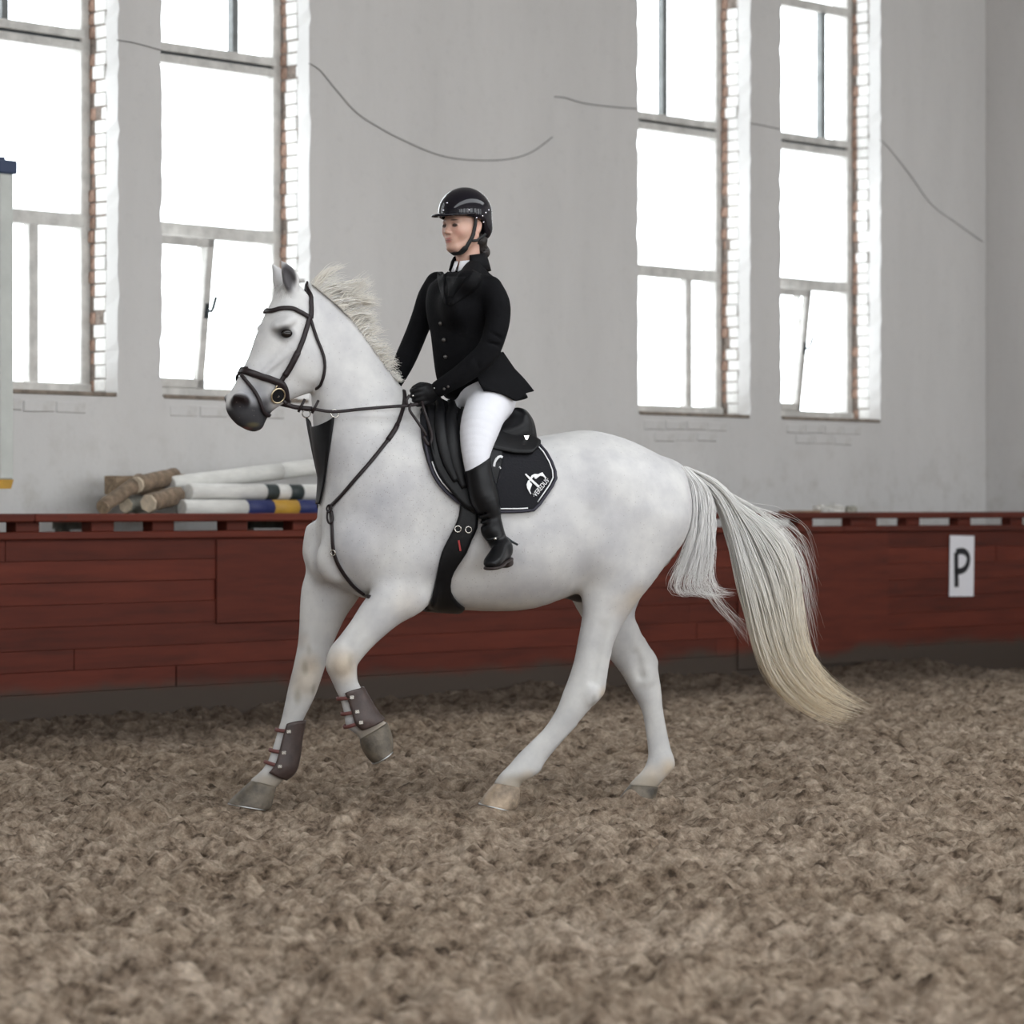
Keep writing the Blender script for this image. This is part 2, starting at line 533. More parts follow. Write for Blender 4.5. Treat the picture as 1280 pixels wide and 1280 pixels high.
def paint_red():
    m, nt, b = new_mat('worn_red_paint')
    tc = nd(nt, 'ShaderNodeTexCoord')
    geo = nd(nt, 'ShaderNodeNewGeometry')
    oi = nd(nt, 'ShaderNodeObjectInfo')
    mp = nd(nt, 'ShaderNodeMapping'); mp.inputs['Scale'].default_value = (.6, 3, 6)
    nt.links.new(geo.outputs['Position'], mp.inputs[0])
    n1 = nd(nt, 'ShaderNodeTexNoise', i_Scale=2.6, i_Detail=8.0, i_Roughness=.65)
    nt.links.new(mp.outputs[0], n1.inputs['Vector'])
    r1 = ramp(nt, [(.28, (.066, .0135, .0072)), (.5, (.106, .0195, .0100)), (.72, (.135, .026, .0130))])
    nt.links.new(n1.outputs['Fac'], r1.inputs[0])
    hv = nd(nt, 'ShaderNodeHueSaturation')
    mv = nd(nt, 'ShaderNodeMapRange'); mv.inputs[3].default_value = .8; mv.inputs[4].default_value = 1.15
    nt.links.new(oi.outputs['Random'], mv.inputs[0]); nt.links.new(mv.outputs[0], hv.inputs['Value'])
    nt.links.new(r1.outputs[0], hv.inputs['Color'])
    # sand splashed up from the track
    sx = nd(nt, 'ShaderNodeSeparateXYZ'); nt.links.new(geo.outputs['Position'], sx.inputs[0])
    n2 = nd(nt, 'ShaderNodeTexNoise', i_Scale=1.3, i_Detail=6.0, i_Roughness=.62)
    nt.links.new(geo.outputs['Position'], n2.inputs['Vector'])
    ad = nd(nt, 'ShaderNodeMath', operation='MULTIPLY_ADD'); nt.links.new(n2.outputs['Fac'], ad.inputs[0]); ad.inputs[1].default_value = -.26
    nt.links.new(sx.outputs[2], ad.inputs[2])
    mr = nd(nt, 'ShaderNodeMapRange'); mr.interpolation_type = 'SMOOTHSTEP'
    for i, v in ((1, .13), (2, .02), (3, 0.0), (4, 1.0)): mr.inputs[i].default_value = v
    nt.links.new(ad.outputs[0], mr.inputs[0])
    c2 = mixrgb(nt, mr.outputs[0], hv.outputs['Color'], (.055, .040, .031))
    # knots and scrapes
    n3 = nd(nt, 'ShaderNodeTexNoise', i_Scale=7.0, i_Detail=3.0)
    nt.links.new(geo.outputs['Position'], n3.inputs['Vector'])
    r3 = ramp(nt, [(.70, (0, 0, 0)), (.78, (.8, .8, .8))]); nt.links.new(n3.outputs['Fac'], r3.inputs[0])
    c3 = mixrgb(nt, r3.outputs[0], c2, (.05, .02, .015))
    nt.links.new(c3, b.inputs['Base Color'])
    b.inputs['Roughness'].default_value = .62; b.inputs['Specular IOR Level'].default_value = .3
    bp = nd(nt, 'ShaderNodeBump', i_Strength=.2, i_Distance=.01); nt.links.new(n1.outputs['Fac'], bp.inputs['Height']); nt.links.new(bp.outputs[0], b.inputs['Normal'])
    return m
M_RED = paint_red()

def sand_mat():
    m, nt, b = new_mat('riding_sand')
    tc = nd(nt, 'ShaderNodeTexCoord')
    n1 = nd(nt, 'ShaderNodeTexNoise', i_Scale=13.0, i_Detail=7.0, i_Roughness=.66)
    n2 = nd(nt, 'ShaderNodeTexNoise', i_Scale=1.1, i_Detail=4.0, i_Roughness=.6)
    n3 = nd(nt, 'ShaderNodeTexNoise', i_Scale=75.0, i_Detail=6.0, i_Roughness=.75)
    vo = nd(nt, 'ShaderNodeTexVoronoi', i_Scale=34.0); vo.feature = 'SMOOTH_F1'
    for n in (n1, n2, n3, vo): nt.links.new(tc.outputs['Object'], n.inputs['Vector'])
    r1 = ramp(nt, [(.33, (.105, .075, .055)), (.42, (.31, .235, .178)), (.52, (.50, .398, .315)), (.66, (.72, .60, .49))])  # dark stops fall in the bump's pits: shade between clods put into colour
    nt.links.new(n1.outputs['Fac'], r1.inputs[0])
    r2 = ramp(nt, [(.35, (.86, .82, .77)), (.65, (1.08, 1.06, 1.04))]); nt.links.new(n2.outputs['Fac'], r2.inputs[0])
    r3 = ramp(nt, [(.3, (.72, .72, .70)), (.7, (1.15, 1.14, 1.12))]); nt.links.new(n3.outputs['Fac'], r3.inputs[0])
    c = mixrgb(nt, 1.0, r1.outputs[0], r2.outputs[0], 'MULTIPLY')
    c = mixrgb(nt, 1.0, c, r3.outputs[0], 'MULTIPLY')
    # damp sand along the kick boards, widened to paint in the light falloff
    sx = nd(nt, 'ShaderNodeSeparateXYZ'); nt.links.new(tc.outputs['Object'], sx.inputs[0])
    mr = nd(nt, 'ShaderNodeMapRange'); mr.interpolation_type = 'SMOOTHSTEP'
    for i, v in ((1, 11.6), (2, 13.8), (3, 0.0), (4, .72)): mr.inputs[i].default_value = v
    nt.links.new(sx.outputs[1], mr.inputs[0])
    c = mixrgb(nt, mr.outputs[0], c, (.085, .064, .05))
    nt.links.new(c, b.inputs['Base Color'])
    b.inputs['Roughness'].default_value = .95; b.inputs['Specular IOR Level'].default_value = .15
    ad = nd(nt, 'ShaderNodeMath', operation='MULTIPLY_ADD'); nt.links.new(n3.outputs['Fac'], ad.inputs[0]); ad.inputs[1].default_value = .4; nt.links.new(n1.outputs['Fac'], ad.inputs[2])
    ad2 = nd(nt, 'ShaderNodeMath', operation='MULTIPLY_ADD'); nt.links.new(vo.outputs['Distance'], ad2.inputs[0]); ad2.inputs[1].default_value = -.5; nt.links.new(ad.outputs[0], ad2.inputs[2]); ad = ad2
    bp = nd(nt, 'ShaderNodeBump', i_Strength=1.0, i_Distance=.075); nt.links.new(ad.outputs[0], bp.inputs['Height']); nt.links.new(bp.outputs[0], b.inputs['Normal'])
    return m
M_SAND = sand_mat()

# ------------------------------------------------------------------ floor of loose sand
def vnoise(x, y, seed):
    r = np.random.default_rng(seed).random((256, 256)).astype(np.float32)
    xi = np.floor(x).astype(int); yi = np.floor(y).astype(int)
    fx = x - xi; fy = y - yi; fx = fx * fx * (3 - 2 * fx); fy = fy * fy * (3 - 2 * fy)
    g = lambda i, j: r[(xi + i) % 256, (yi + j) % 256]
    return (g(0, 0) * (1 - fx) + g(1, 0) * fx) * (1 - fy) + (g(0, 1) * (1 - fx) + g(1, 1) * fx) * fy - .5

def sand_floor():
    nu, nv = 640, 560
    dep = np.exp(np.linspace(math.log(6.2), math.log(23.5), nu))
    lat = np.linspace(-1, 1, nv)
    D, L = np.meshgrid(dep, lat, indexing='ij')
    Lm = L * (D * .215 + .35)
    ca, sa = math.cos(CAM_ANG), math.sin(CAM_ANG)
    X = Lm * ca - D * sa; Y = Lm * sa + D * ca
    Z = np.zeros_like(X)
    for sc, am, sd in ((.9, .030, 1), (2.3, .036, 2), (4.6, .060, 3), (9, .058, 4), (18, .040, 5), (37, .020, 6)):
        n = vnoise(X * sc + 3.1 * sd, Y * sc + 7.7 * sd, sd)
        if sc > 5: n = np.sqrt(np.abs(n) + .002) * 1.4 - .6        # rounded clods with sharp gaps
        Z += am * n
    # hoof prints
    rg = np.random.default_rng(5)
    for _ in range(420):
        d = rg.uniform(6.6, 19); l = rg.uniform(-1, 1) * (d * .2)
        cx, cy = l * ca - d * sa, l * sa + d * ca
        if cy > 13.6: continue
        i0, i1 = np.searchsorted(dep, d - .35), np.searchsorted(dep, d + .35)
        q = np.hypot(X[i0:i1] - cx, Y[i0:i1] - cy); r = rg.uniform(.06, .10)
        Z[i0:i1] += -.035 * np.exp(-(q / r) ** 2) + .016 * np.exp(-((q - r * 1.7) / (r * .5)) ** 2)
    Z -= Z.mean()
    # hooves stand on firm sand
    for hx, hy in HOOF_GROUND:
        q = np.hypot(X - hx, Y - hy)
        w = np.exp(-(q / .19) ** 4); Z = Z * (1 - w) + w * (-.014)
    bank = smoothstep(13.45, 14.0, Y); Z += .05 * bank
    Y = np.where(Y > 14.05, 14.05 + (Y - 14.05) * .02, Y)
    edge = np.maximum(smoothstep(.93, 1.0, np.abs(L)), smoothstep(.03, 0.0, np.linspace(0, 1, nu))[:, None])
    Z = Z * (1 - edge) - .06 * edge
    V = np.stack([X, Y, Z], -1).reshape(-1, 3)
    i = np.arange(nu - 1)[:, None] * nv + np.arange(nv - 1)[None, :]
    Fc = np.stack([i, i + 1, i + nv + 1, i + nv], -1).reshape(-1, 4)[:, ::-1]
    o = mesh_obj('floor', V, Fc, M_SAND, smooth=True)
    tag(o, 'loose brown riding sand churned by hooves', 'floor', kind='structure')
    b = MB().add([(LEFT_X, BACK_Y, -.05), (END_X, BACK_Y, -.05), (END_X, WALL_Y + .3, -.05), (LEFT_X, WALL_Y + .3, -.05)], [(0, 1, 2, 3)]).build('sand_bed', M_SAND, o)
    return o

# ------------------------------------------------------------------ walls
def pier(mb, x0, x1, z0, z1, rough0, rough1, y1=None):
    """plastered pier between two openings with chipped front edges; its left face is stepped back behind the plaster edge"""
    y1 = y1 or WALL_Y + WALL_T
    n = int((z1 - z0) / .07)
    rg = np.random.default_rng(abs(int(x0 * 100)))
    rows = []
    for i in range(n + 1):
        z = z0 + (z1 - z0) * i / n
        j0 = (rg.random() ** 3) * .018 * rough0; j1 = (rg.random() ** 3) * .022 * rough1
        rows.append([(x0 + j0, WALL_Y, z), (x1 - j1, WALL_Y, z), (x1 - j1 * .4, WALL_Y + .03, z), (x1, y1, z),
                     (x0 + .03 * rough0, y1, z), (x0 + .03 * rough0, WALL_Y + .135, z), (x0 + .004, WALL_Y + .13 - rough0 * rg.random() * .02, z)])
    k = 7; v = [p for r in rows for p in r]; f = []
    for i in range(n):
        for j in range(k):
            j2 = (j + 1) % k
            f.append((i * k + j, i * k + j2, (i + 1) * k + j2, (i + 1) * k + j))
    f.append(tuple(range(k))); f.append(tuple(n * k + j for j in reversed(range(k))))
    mb.add(v, f)

def back_wall():
    mb = MB()
    y1 = WALL_Y + WALL_T
    mb.box(LEFT_X, END_X + .4, WALL_Y, y1, -.1, SILL + .004)
    mb.box(LEFT_X, END_X + .4, WALL_Y, y1, WTOP, CEIL_Z)
    xs = [LEFT_X] + [q for w in WIN_X for q in w] + [END_X + .4]
    for i in range(0, len(xs), 2):
        pier(mb, xs[i], xs[i + 1], SILL + .004, WTOP, 0 if i == 0 else 1, 0 if i == len(xs) - 2 else 1)
    o = mb.build('wall_back', M_PLASTER)
    tag(o, 'tall limewashed wall with paired windows behind the red fence', 'wall', kind='structure')
    # bricks bared in the right-hand reveals: whitewashed ones in front, raw ones against the frame
    bw = MB().box(-.016, .02, 0, .115, 0, .080, bev=.005); bw = bw.build('brick', M_BRICK_W, o); mw = bw.data
    br = MB().box(-.012, .02, 0, .066, 0, .080, bev=.008); br = br.build('brick', M_BRICK_R, o); mr_ = br.data
    rg = random.Random(3); first = {0: bw, 1: br}
    for (x0, x1), ztop in zip(WIN_X[2:], (4.7, 4.9, 5.4, 5.65)):
        z = SILL + .03; i = 0
        while z < ztop:
            for kind, me, y in ((0, mw, WALL_Y + .132), (1, mr_, WALL_Y + .247)):
                b = first.pop(kind, None) or link(bpy.data.objects.new('brick', me), o)
                b.location = (x1 + .024 + rg.uniform(-.012, .006), y + rg.uniform(-.016, .004), z)
                b.rotation_euler = (rg.uniform(-.02, .02), 0, rg.uniform(-.05, .05))
            z += .0875
    # mortar behind them
    mm = MB()
    for (x0, x1) in WIN_X[2:]:
        mm.box(x1 + .014, x1 + .034, WALL_Y + .125, WALL_Y + .33, SILL, WTOP)
    mm.build('mortar_bed', M_MORTAR, o)
    # bricks showing where plaster has fallen off below the sills
    b2 = MB().box(0, .235, -.012, .03, 0, .07, bev=.007); tmpl = None
    for (x0, x1), rows in zip(WIN_X[2:], (1, 1, 2, 2)):
        for r in range(rows):
            x = x0 + .06 + r * .12; zz = SILL - .115 - r * .085
            while x < x1 - .28 - r * .2:
                if tmpl is None: tmpl = b2.build('brick', M_PLASTER, o); b = tmpl
                else: b = link(bpy.data.objects.new('brick', tmpl.data), o)
                b.location = (x, WALL_Y + rg.uniform(-.004, .008), zz + rg.uniform(-.006, .006)); b.rotation_euler = (0, rg.uniform(-.02, .02), 0)
                x += .25
    return o

def window(i, x0, x1, mull_low, mull_up, tilt):
    """frame with transoms, mullions, a hopper sash where one is open, and a pane in each light"""
    yf = WALL_Y + REVEAL
    w = empty('window_%d' % i, ((x0 + x1) / 2, yf, SILL)); tag(w, kind='structure')
    lab = {1: 'window in the left half of the left pair, narrow mullion in its lower light',
           2: 'left-pair window behind the horse head with a tilted open sash',
           3: 'right-pair window nearest the rider with a closed lower light',
           4: 'rightmost tall window with a tilted lower sash'}.get(i, 'tall window beyond the left edge, %s of its pair' % ('left one' if x0 < 5 else 'right one'))
    tag(w, lab, 'window')
    org = ((x0 + x1) / 2, yf, SILL)
    xa, xb = x0 - .02, x1 + .02
    f = MB(); fw = .055
    f.box(xa, xa + fw + .02, yf, yf + .08, SILL, WTOP, .006)
    f.box(xb - fw - .02, xb, yf, yf + .08, SILL, WTOP, .006)
    f.box(xa, xb, yf - .02, yf + .09, SILL, SILL + .085, .008)
    f.box(xa, xb, yf, yf + .08, WTOP - .06, WTOP, .006)
    f.build('frame', M_FRAME, w, origin=org)
    z1, z2, z3 = 3.13, 4.29, 5.44
    t = MB().box(xa + fw, xb - fw, yf - .005, yf + .075, z1 - .045, z1 + .045, .006); t.build('transom', M_FRAME, w, origin=org)
    t = MB().box(xa + fw, xb - fw, yf - .015, yf + .075, z2 + .012, z2 + .07, .006); t.build('transom', M_FRAME, w, origin=org)
    t = MB().box(xa + fw, xb - fw, yf - .005, yf + .075, z2 - .065, z2 - .006, .006); t.build('transom', M_FRAME, w, origin=org)
    t = MB().box(xa + fw, xb - fw, yf + .02, yf + .07, z2 - .01, z2 + .016); t.build('drip_rail', M_IRON, w, origin=org)  # dark strip filling the gap between the paired transom bars
    t = MB().box(xa + fw, xb - fw, yf, yf + .075, z3 - .04, z3 + .04, .006); t.build('transom', M_FRAME, w, origin=org)
    def mull(x, za, zb, wd): MB().box(x - wd / 2, x + wd / 2, yf, yf + .07, za, zb, .005).build('mullion', M_FRAME, w, origin=org)
    def pane(xl, xr, za, zb): MB().box(xl, xr, yf + .035, yf + .041, za, zb).build('pane', M_GLASS, w, origin=org)
    L, R_ = xa + fw, xb - fw
    lows = [L] + ([mull_low] if mull_low else []) + [R_]
    for a in lows[1:-1]: mull(a, SILL + .07, z1 - .03, .022 if tilt else .075)
    MB().box(x0 + .01, x1 - .01, WALL_Y - .012, WALL_Y + .30, SILL - .006, SILL + .02, .005).build('sill', M_SILL, w, origin=org)
    for k, (a, b) in enumerate(zip(lows[:-1], lows[1:])):
        if tilt and k == 0: continue
        pane(a, b, SILL + .08, z1 - .04)
    pane(L, R_, z1 + .04, z2 - .06)
    ups = [L] + ([mull_up] if mull_up else []) + [R_]
    for a in ups[1:-1]: MB().box(a - .026, a + .026, yf, yf + .06, z2 + .07, z3 - .03, .004).build('mullion', M_STEELBAR, w, origin=org)
    for a, b in zip(ups[:-1], ups[1:]): pane(a, b, z2 + .065, z3 - .035)
    pane(L, R_, z3 + .035, WTOP - .05)
    if tilt:
        # hopper sash hinged at its foot, leaning into the hall
        za, zb = SILL + .085, z1 - .05; a, b = L + .005, mull_low - .02; wd = .06
        s = MB()
        s.box(a, a + wd, -.025, .025, 0, zb - za, .005); s.box(b - wd, b, -.025, .025, 0, zb - za, .005)
        s.box(a, b, -.025, .025, 0, wd, .005); s.box(a, b, -.025, .025, zb - za - wd, zb - za, .005)
        ang = math.atan(tilt / (zb - za))
        so = s.build('sash', M_FRAME, w); so.location = (-org[0], .0, za - SILL); so.rotation_euler = (ang, 0, 0)
        MB().box(a + wd, b - wd, -.003, .003, wd, zb - za - wd).build('pane', M_GLASS, so)
        h = MB(); zc = (zb - za) * .52
        h.tube([(b - .03, -.03, zc), (b - .03, -.075, zc), (b - .022, -.08, zc + .02), (b - .004, -.082, zc + .10)], .012, 6)
        h.box(b - .045, b - .015, -.034, -.024, zc - .05, zc + .05)
        h.build('handle', M_IRON, so)
    portal((x0 + x1) / 2, WALL_Y + WALL_T + .02, (SILL + WTOP) / 2, x1 - x0, WTOP - SILL, math.radians(-90))
    return w

def hall():
    back_wall()
    MULL = {2: (11.425, 11.202), 3: (12.825, 13.107), 4: (17.816, 17.527), 5: (19.215, 19.535)}
    for k, (x0, x1) in enumerate(WIN_X):
        ml, mu = MULL.get(k, ((x0 + x1) / 2, (x0 + x1) / 2))
        num = {2: 1, 3: 2, 4: 3, 5: 4}.get(k, 5 + k)
        window(num, x0, x1, ml, mu, .12 if k in (3, 5) else 0)
    tag(MB().box(END_X, END_X + .4, BACK_Y, WALL_Y, -.1, CEIL_Z).build('wall_right', M_PLASTER), 'shaded limewashed end wall at the right edge', 'wall', kind='structure')
    tag(MB().box(LEFT_X - .4, LEFT_X, BACK_Y, WALL_Y, -.1, CEIL_Z).build('wall_left', M_PLASTER), 'limewashed end wall on the left', 'wall', kind='structure')
    # camera-side wall with the same kind of openings
    mb = MB(); y0, y1 = BACK_Y - .4, BACK_Y
    mb.box(LEFT_X, END_X, y0, y1, -.1, 1.2); mb.box(LEFT_X, END_X, y0, y1, 6.6, CEIL_Z)
    x = LEFT_X; wn_ = 0
    while x < END_X - 2:
        mb.box(x, x + 1.0, y0, y1, 1.2, 6.6); a = x + 1.0; b = min(a + 3.0, END_X)
        portal((a + b) / 2, y0 - .02, 3.9, b - a, 5.4, math.radians(90)); x = b
    mb.box(x, END_X, y0, y1, 1.2, 6.6)
    tag(mb.build('wall_front', M_PLASTER), 'limewashed wall with tall openings on the camera side', 'wall', kind='structure')
    # ceiling, cut by a long roof light added to light horse and sand
    s0, s1, sx0, sx1 = SKY_Y0, SKY_Y1, LEFT_X + 3, END_X - 3
    c = MB()
    c.box(LEFT_X, END_X, BACK_Y, s0, CEIL_Z, CEIL_Z + .2); c.box(LEFT_X, END_X, s1, WALL_Y + WALL_T, CEIL_Z, CEIL_Z + .2)
    c.box(LEFT_X, sx0, s0, s1, CEIL_Z, CEIL_Z + .2); c.box(sx1, END_X, s0, s1, CEIL_Z, CEIL_Z + .2)
    tag(c.build('ceiling', M_PLASTER_B), 'pale ceiling with a long roof light', 'ceiling', kind='structure')
    portal((sx0 + sx1) / 2, (s0 + s1) / 2, CEIL_Z + .22, sx1 - sx0, s1 - s0, 0)
SKY_Y0, SKY_Y1 = 2.5, 5.5

# ------------------------------------------------------------------ red boarded fence
def fence():
    org = (15.0, FENCE_Y, 0)
    f = empty('arena_fence', org)
    tag(f, 'red painted board fence with a raised top rail running along the hall', 'fence')
    def bx(name, x0, x1, y0, y1, z0, z1, bev=.006, mat=None, parent=f, jit=0):
        return MB().box(x0, x1, y0, y1, z0, z1, bev).build(name, mat or M_RED, parent, origin=org)
    rg = random.Random(9)
    X0, X1 = 6.5, END_X
    zs = [.0, .195, .325, .45, .585, .715, .845, .973, 1.10]
    for r in range(len(zs) - 1):
        cuts = [X0]; x = X0 + rg.uniform(1.5, 5.5)
        while x < X1 - 1.0: cuts.append(x); x += rg.uniform(5.0, 6.5)
        cuts.append(X1)
        for a, b in zip(cuts[:-1], cuts[1:]):
            dy = rg.uniform(-.004, .006)
            bx('plank', a + .003, b - .003, FENCE_Y + dy, FENCE_Y + .035, zs[r] + .0008 - (.12 if r == 0 else 0), zs[r + 1] - .0008, .002)
    bx('backing_board', X0, X1, FENCE_Y + .0352, FENCE_Y + .036, .0, 1.09, 0, M_IRON)  # thin dark sheet added so no light shows through the plank gaps
    for a, b in ((X0, 10.2), (10.2, 14.6), (14.6, 18.2), (18.2, X1)):
        bx('ledge_board', a + .002, b - .002, FENCE_Y - .035, FENCE_Y + .12, 1.10, 1.145, .006)
        bx('top_rail', a + .3 + .002 if a > X0 else a, b + .3 - .002 if b < X1 else b, FENCE_Y - .045, FENCE_Y + .13, 1.202, 1.252, .008)
    xs = [8.6, 9.25, 9.83, 10.393, 10.945, 11.41, 12.0, 12.55, 13.2, 13.9, 14.6, 15.3, 15.9, 16.5, 17.1, 17.69, 18.34, 18.50, 19.06, 19.76, 20.5, 21.1]
    for x in xs: bx('spacer_block', x, x + .17, FENCE_Y + .0, FENCE_Y + .10, 1.145, 1.203, .004)
    x = X0 + .4
    while x < X1: bx('post', x, x + .10, FENCE_Y + .036, FENCE_Y + .13, -.1, 1.10, .004); x += 1.9
    bx('plywood_panel', 11.904, 13.45, FENCE_Y - .018, FENCE_Y - .004, .572, 1.094, .004)
    bx('plywood_panel', 16.95, 18.79, FENCE_Y - .018, FENCE_Y - .004, .085, 1.094, .004)
    return f

# ------------------------------------------------------------------ the horse's own frame: X forward, Y to its left (the camera side), Z up
H_YAW = math.radians(17)          # how far its heading is swung towards the camera
H_DEPTH = 12.76
_c, _s = math.cos(H_YAW), math.sin(H_YAW)
ca_, sa_ = math.cos(CAM_ANG), math.sin(CAM_ANG)
H_LOC = Vector((-H_DEPTH * sa_, H_DEPTH * ca_, 0))
H_ROT = math.pi + H_YAW + CAM_ANG
H_MAT = Matrix.Translation(H_LOC) @ Matrix.Rotation(H_ROT, 4, 'Z')

def hp(px, py, Y=0.0):
    """point of the horse's frame measured in the photograph, on the upright plane Y = const of that frame"""
    u = (px - 640) / FOCAL
    X = (u * (H_DEPTH - _c * Y) - _s * Y) / (u * _s - _c)
    d = H_DEPTH - _s * X - _c * Y
    return np.array((X, Y, CAM_H - (py - 634) * d / FOCAL))

def pl(px, py, o, yaw):
    """the same on an upright plane through o whose horizontal direction is swung by yaw degrees from the horse's heading"""
    u = (px - 640) / FOCAL; a = math.radians(yaw); e = (math.cos(a), math.sin(a))
    # cam x = -c X + s Y ; cam depth = D - s X - c Y ; X = o0 + t e0, Y = o1 + t e1
    k1 = -_c * o[0] + _s * o[1]; k2 = -_c * e[0] + _s * e[1]
    m1 = H_DEPTH - _s * o[0] - _c * o[1]; m2 = -_s * e[0] - _c * e[1]
    t = (u * m1 - k1) / (k2 - u * m2)
    d = m1 + t * m2
    return np.array((o[0] + t * e[0], o[1] + t * e[1], CAM_H - (py - 634) * d / FOCAL))

def hw(p): return H_MAT @ Vector(p)
def hthing(name, origin):
    """Empty of a thing carried by the horse, standing at origin (horse frame)"""
    o = bpy.data.objects.new(name, None); o.empty_display_size = .1
    o.location = hw(origin); o.rotation_euler = (0, 0, H_ROT)
    return link(o)

# hoof soles on the sand (horse frame): far fore, near hind, far hind
Y_NF, Y_FF, Y_NH, Y_FH = .17, -.16, .15, -.15
HOOF_SPOTS = [hp(310, 1012, Y_FF), hp(620, 1012, Y_NH), hp(796, 998, Y_FH)]
HOOF_GROUND = [tuple(hw(p))[:2] for p in HOOF_SPOTS]

def pairs(rows, Y):
    """rows: (front px, front py, back px, back py, half width[, dY])"""
    out = []
    for r in rows:
        y = Y + (r[5] if len(r) > 5 else 0)
        out.append((hp(r[0], r[1], y), hp(r[2], r[3], y), r[4]))
    return out

TRUNK = [(413, 622, 413, 692, .09), (422, 592, 422, 722, .15), (440, 548, 442, 742, .20), (480, 525, 482, 754, .235), (530, 512, 530, 759, .265),
         (570, 527, 570, 762, .29), (620, 542, 620, 764, .31), (660, 547, 660, 761, .315), (700, 541, 700, 747, .31), (735, 538, 735, 735, .30),
         (770, 546, 768, 728, .285), (800, 559, 793, 718, .26), (825, 572, 815, 704, .22), (840, 581, 831, 690, .16), (848, 596, 840, 668, .09)]
NECK = [(386, 352, 402, 478, .078), (408, 368, 397, 512, .085), (432, 390, 397, 545, .095), (455, 418, 401, 575, .11),
        (477, 450, 407, 608, .135), (500, 482, 412, 645, .165), (525, 510, 422, 690, .19)]
NEAR_HIND = [(735, 630, 852, 650, .14, -.02), (722, 688, 840, 688, .13, -.01), (727, 720, 822, 718, .11), (728, 746, 802, 744, .088), (728, 772, 784, 770, .07),
             (723, 800, 769, 798, .056), (718, 826, 760, 827, .048), (711, 848, 757, 850, .045), (704, 866, 754, 868, .045), (696, 887, 738, 885, .041),
             (681, 910, 709, 919, .030), (662, 929, 693, 938, .027), (648, 943, 681, 953, .030), (636, 957, 673, 966, .036), (626, 967, 653, 978, .031), (618, 978, 649, 985, .037)]
FAR_HIND = [(735, 630, 850, 650, .13, .02), (716, 690, 845, 690, .125, .01), (706, 722, 815, 722, .105), (720, 758, 793, 764, .085), (738, 785, 798, 784, .07), (750, 805, 808, 806, .058),
            (764, 825, 819, 820, .05), (777, 842, 823, 842, .046), (790, 865, 826, 862, .044), (802, 887, 828, 885, .036), (807, 912, 833, 912, .029),
            (810, 935, 838, 935, .030), (810, 948, 843, 950, .035), (805, 961, 842, 960, .036), (797, 970, 830, 973, .032), (787, 980, 822, 983, .036)]
FAR_FORE = [(382, 660, 470, 670, .09, .03), (378, 690, 470, 700, .10, .02), (383, 712, 462, 724, .095), (377, 735, 449, 746, .082), (375, 762, 433, 769, .07), (374, 788, 423, 789, .058),
            (372, 808, 413, 812, .051), (367, 833, 405, 837, .048), (361, 857, 397, 861, .047), (357, 876, 389, 880, .041), (352, 898, 379, 900, .031),
            (346, 918, 374, 921, .027), (340, 938, 371, 943, .029), (334, 953, 366, 963, .036), (325, 965, 355, 974, .031), (313, 975, 346, 983, .037)]
NEAR_FORE = [(462, 690, 552, 700, .08, -.04), (468, 718, 548, 738, .085, -.02), (464, 738, 528, 763, .08), (452, 755, 503, 777, .07), (439, 776, 481, 794, .06), (424, 796, 462, 812, .052),
             (412, 811, 448, 829, .048), (407, 832, 446, 837, .047), (413, 847, 447, 851, .042), (420, 863, 451, 859, .034), (426, 877, 457, 871, .028),
             (430, 892, 464, 884, .029), (433, 908, 470, 893, .036), (445, 918, 478, 900, .032), (450, 924, 484, 904, .035)]
HEAD_YAW = 12.0
POLL = hp(384, 356, 0.0)
def hd(px, py, dy=0.0):
    """point measured on the head's own middle plane, dy metres out to its left"""
    p = pl(px, py, POLL, HEAD_YAW)
    a = math.radians(HEAD_YAW)
    return p + dy * np.array((-math.sin(a), math.cos(a), 0))
def hs(px, py, dy, s=1):
    """point seen in the photograph on the near side of the head, dy out from its middle plane; s = -1 gives its mirror twin"""
    sd_ = np.array(HSIDE); p = pl(px, py, POLL + dy * sd_, HEAD_YAW)
    return p if s > 0 else p - 2 * dy * sd_
HSIDE = (-math.sin(math.radians(HEAD_YAW)), math.cos(math.radians(HEAD_YAW)), 0)
HEAD = [(362, 352, 404, 425, .070), (345, 370, 409, 450, .092), (333, 393, 409, 471, .100), (322, 418, 402, 484, .094), (314, 441, 385, 491, .078),
        (305, 460, 366, 498, .064), (297, 475, 350, 507, .055), (289, 489, 339, 515, .050), (283, 503, 333, 524, .048), (284, 514, 326, 531, .043), (292, 525, 316, 536, .030)]

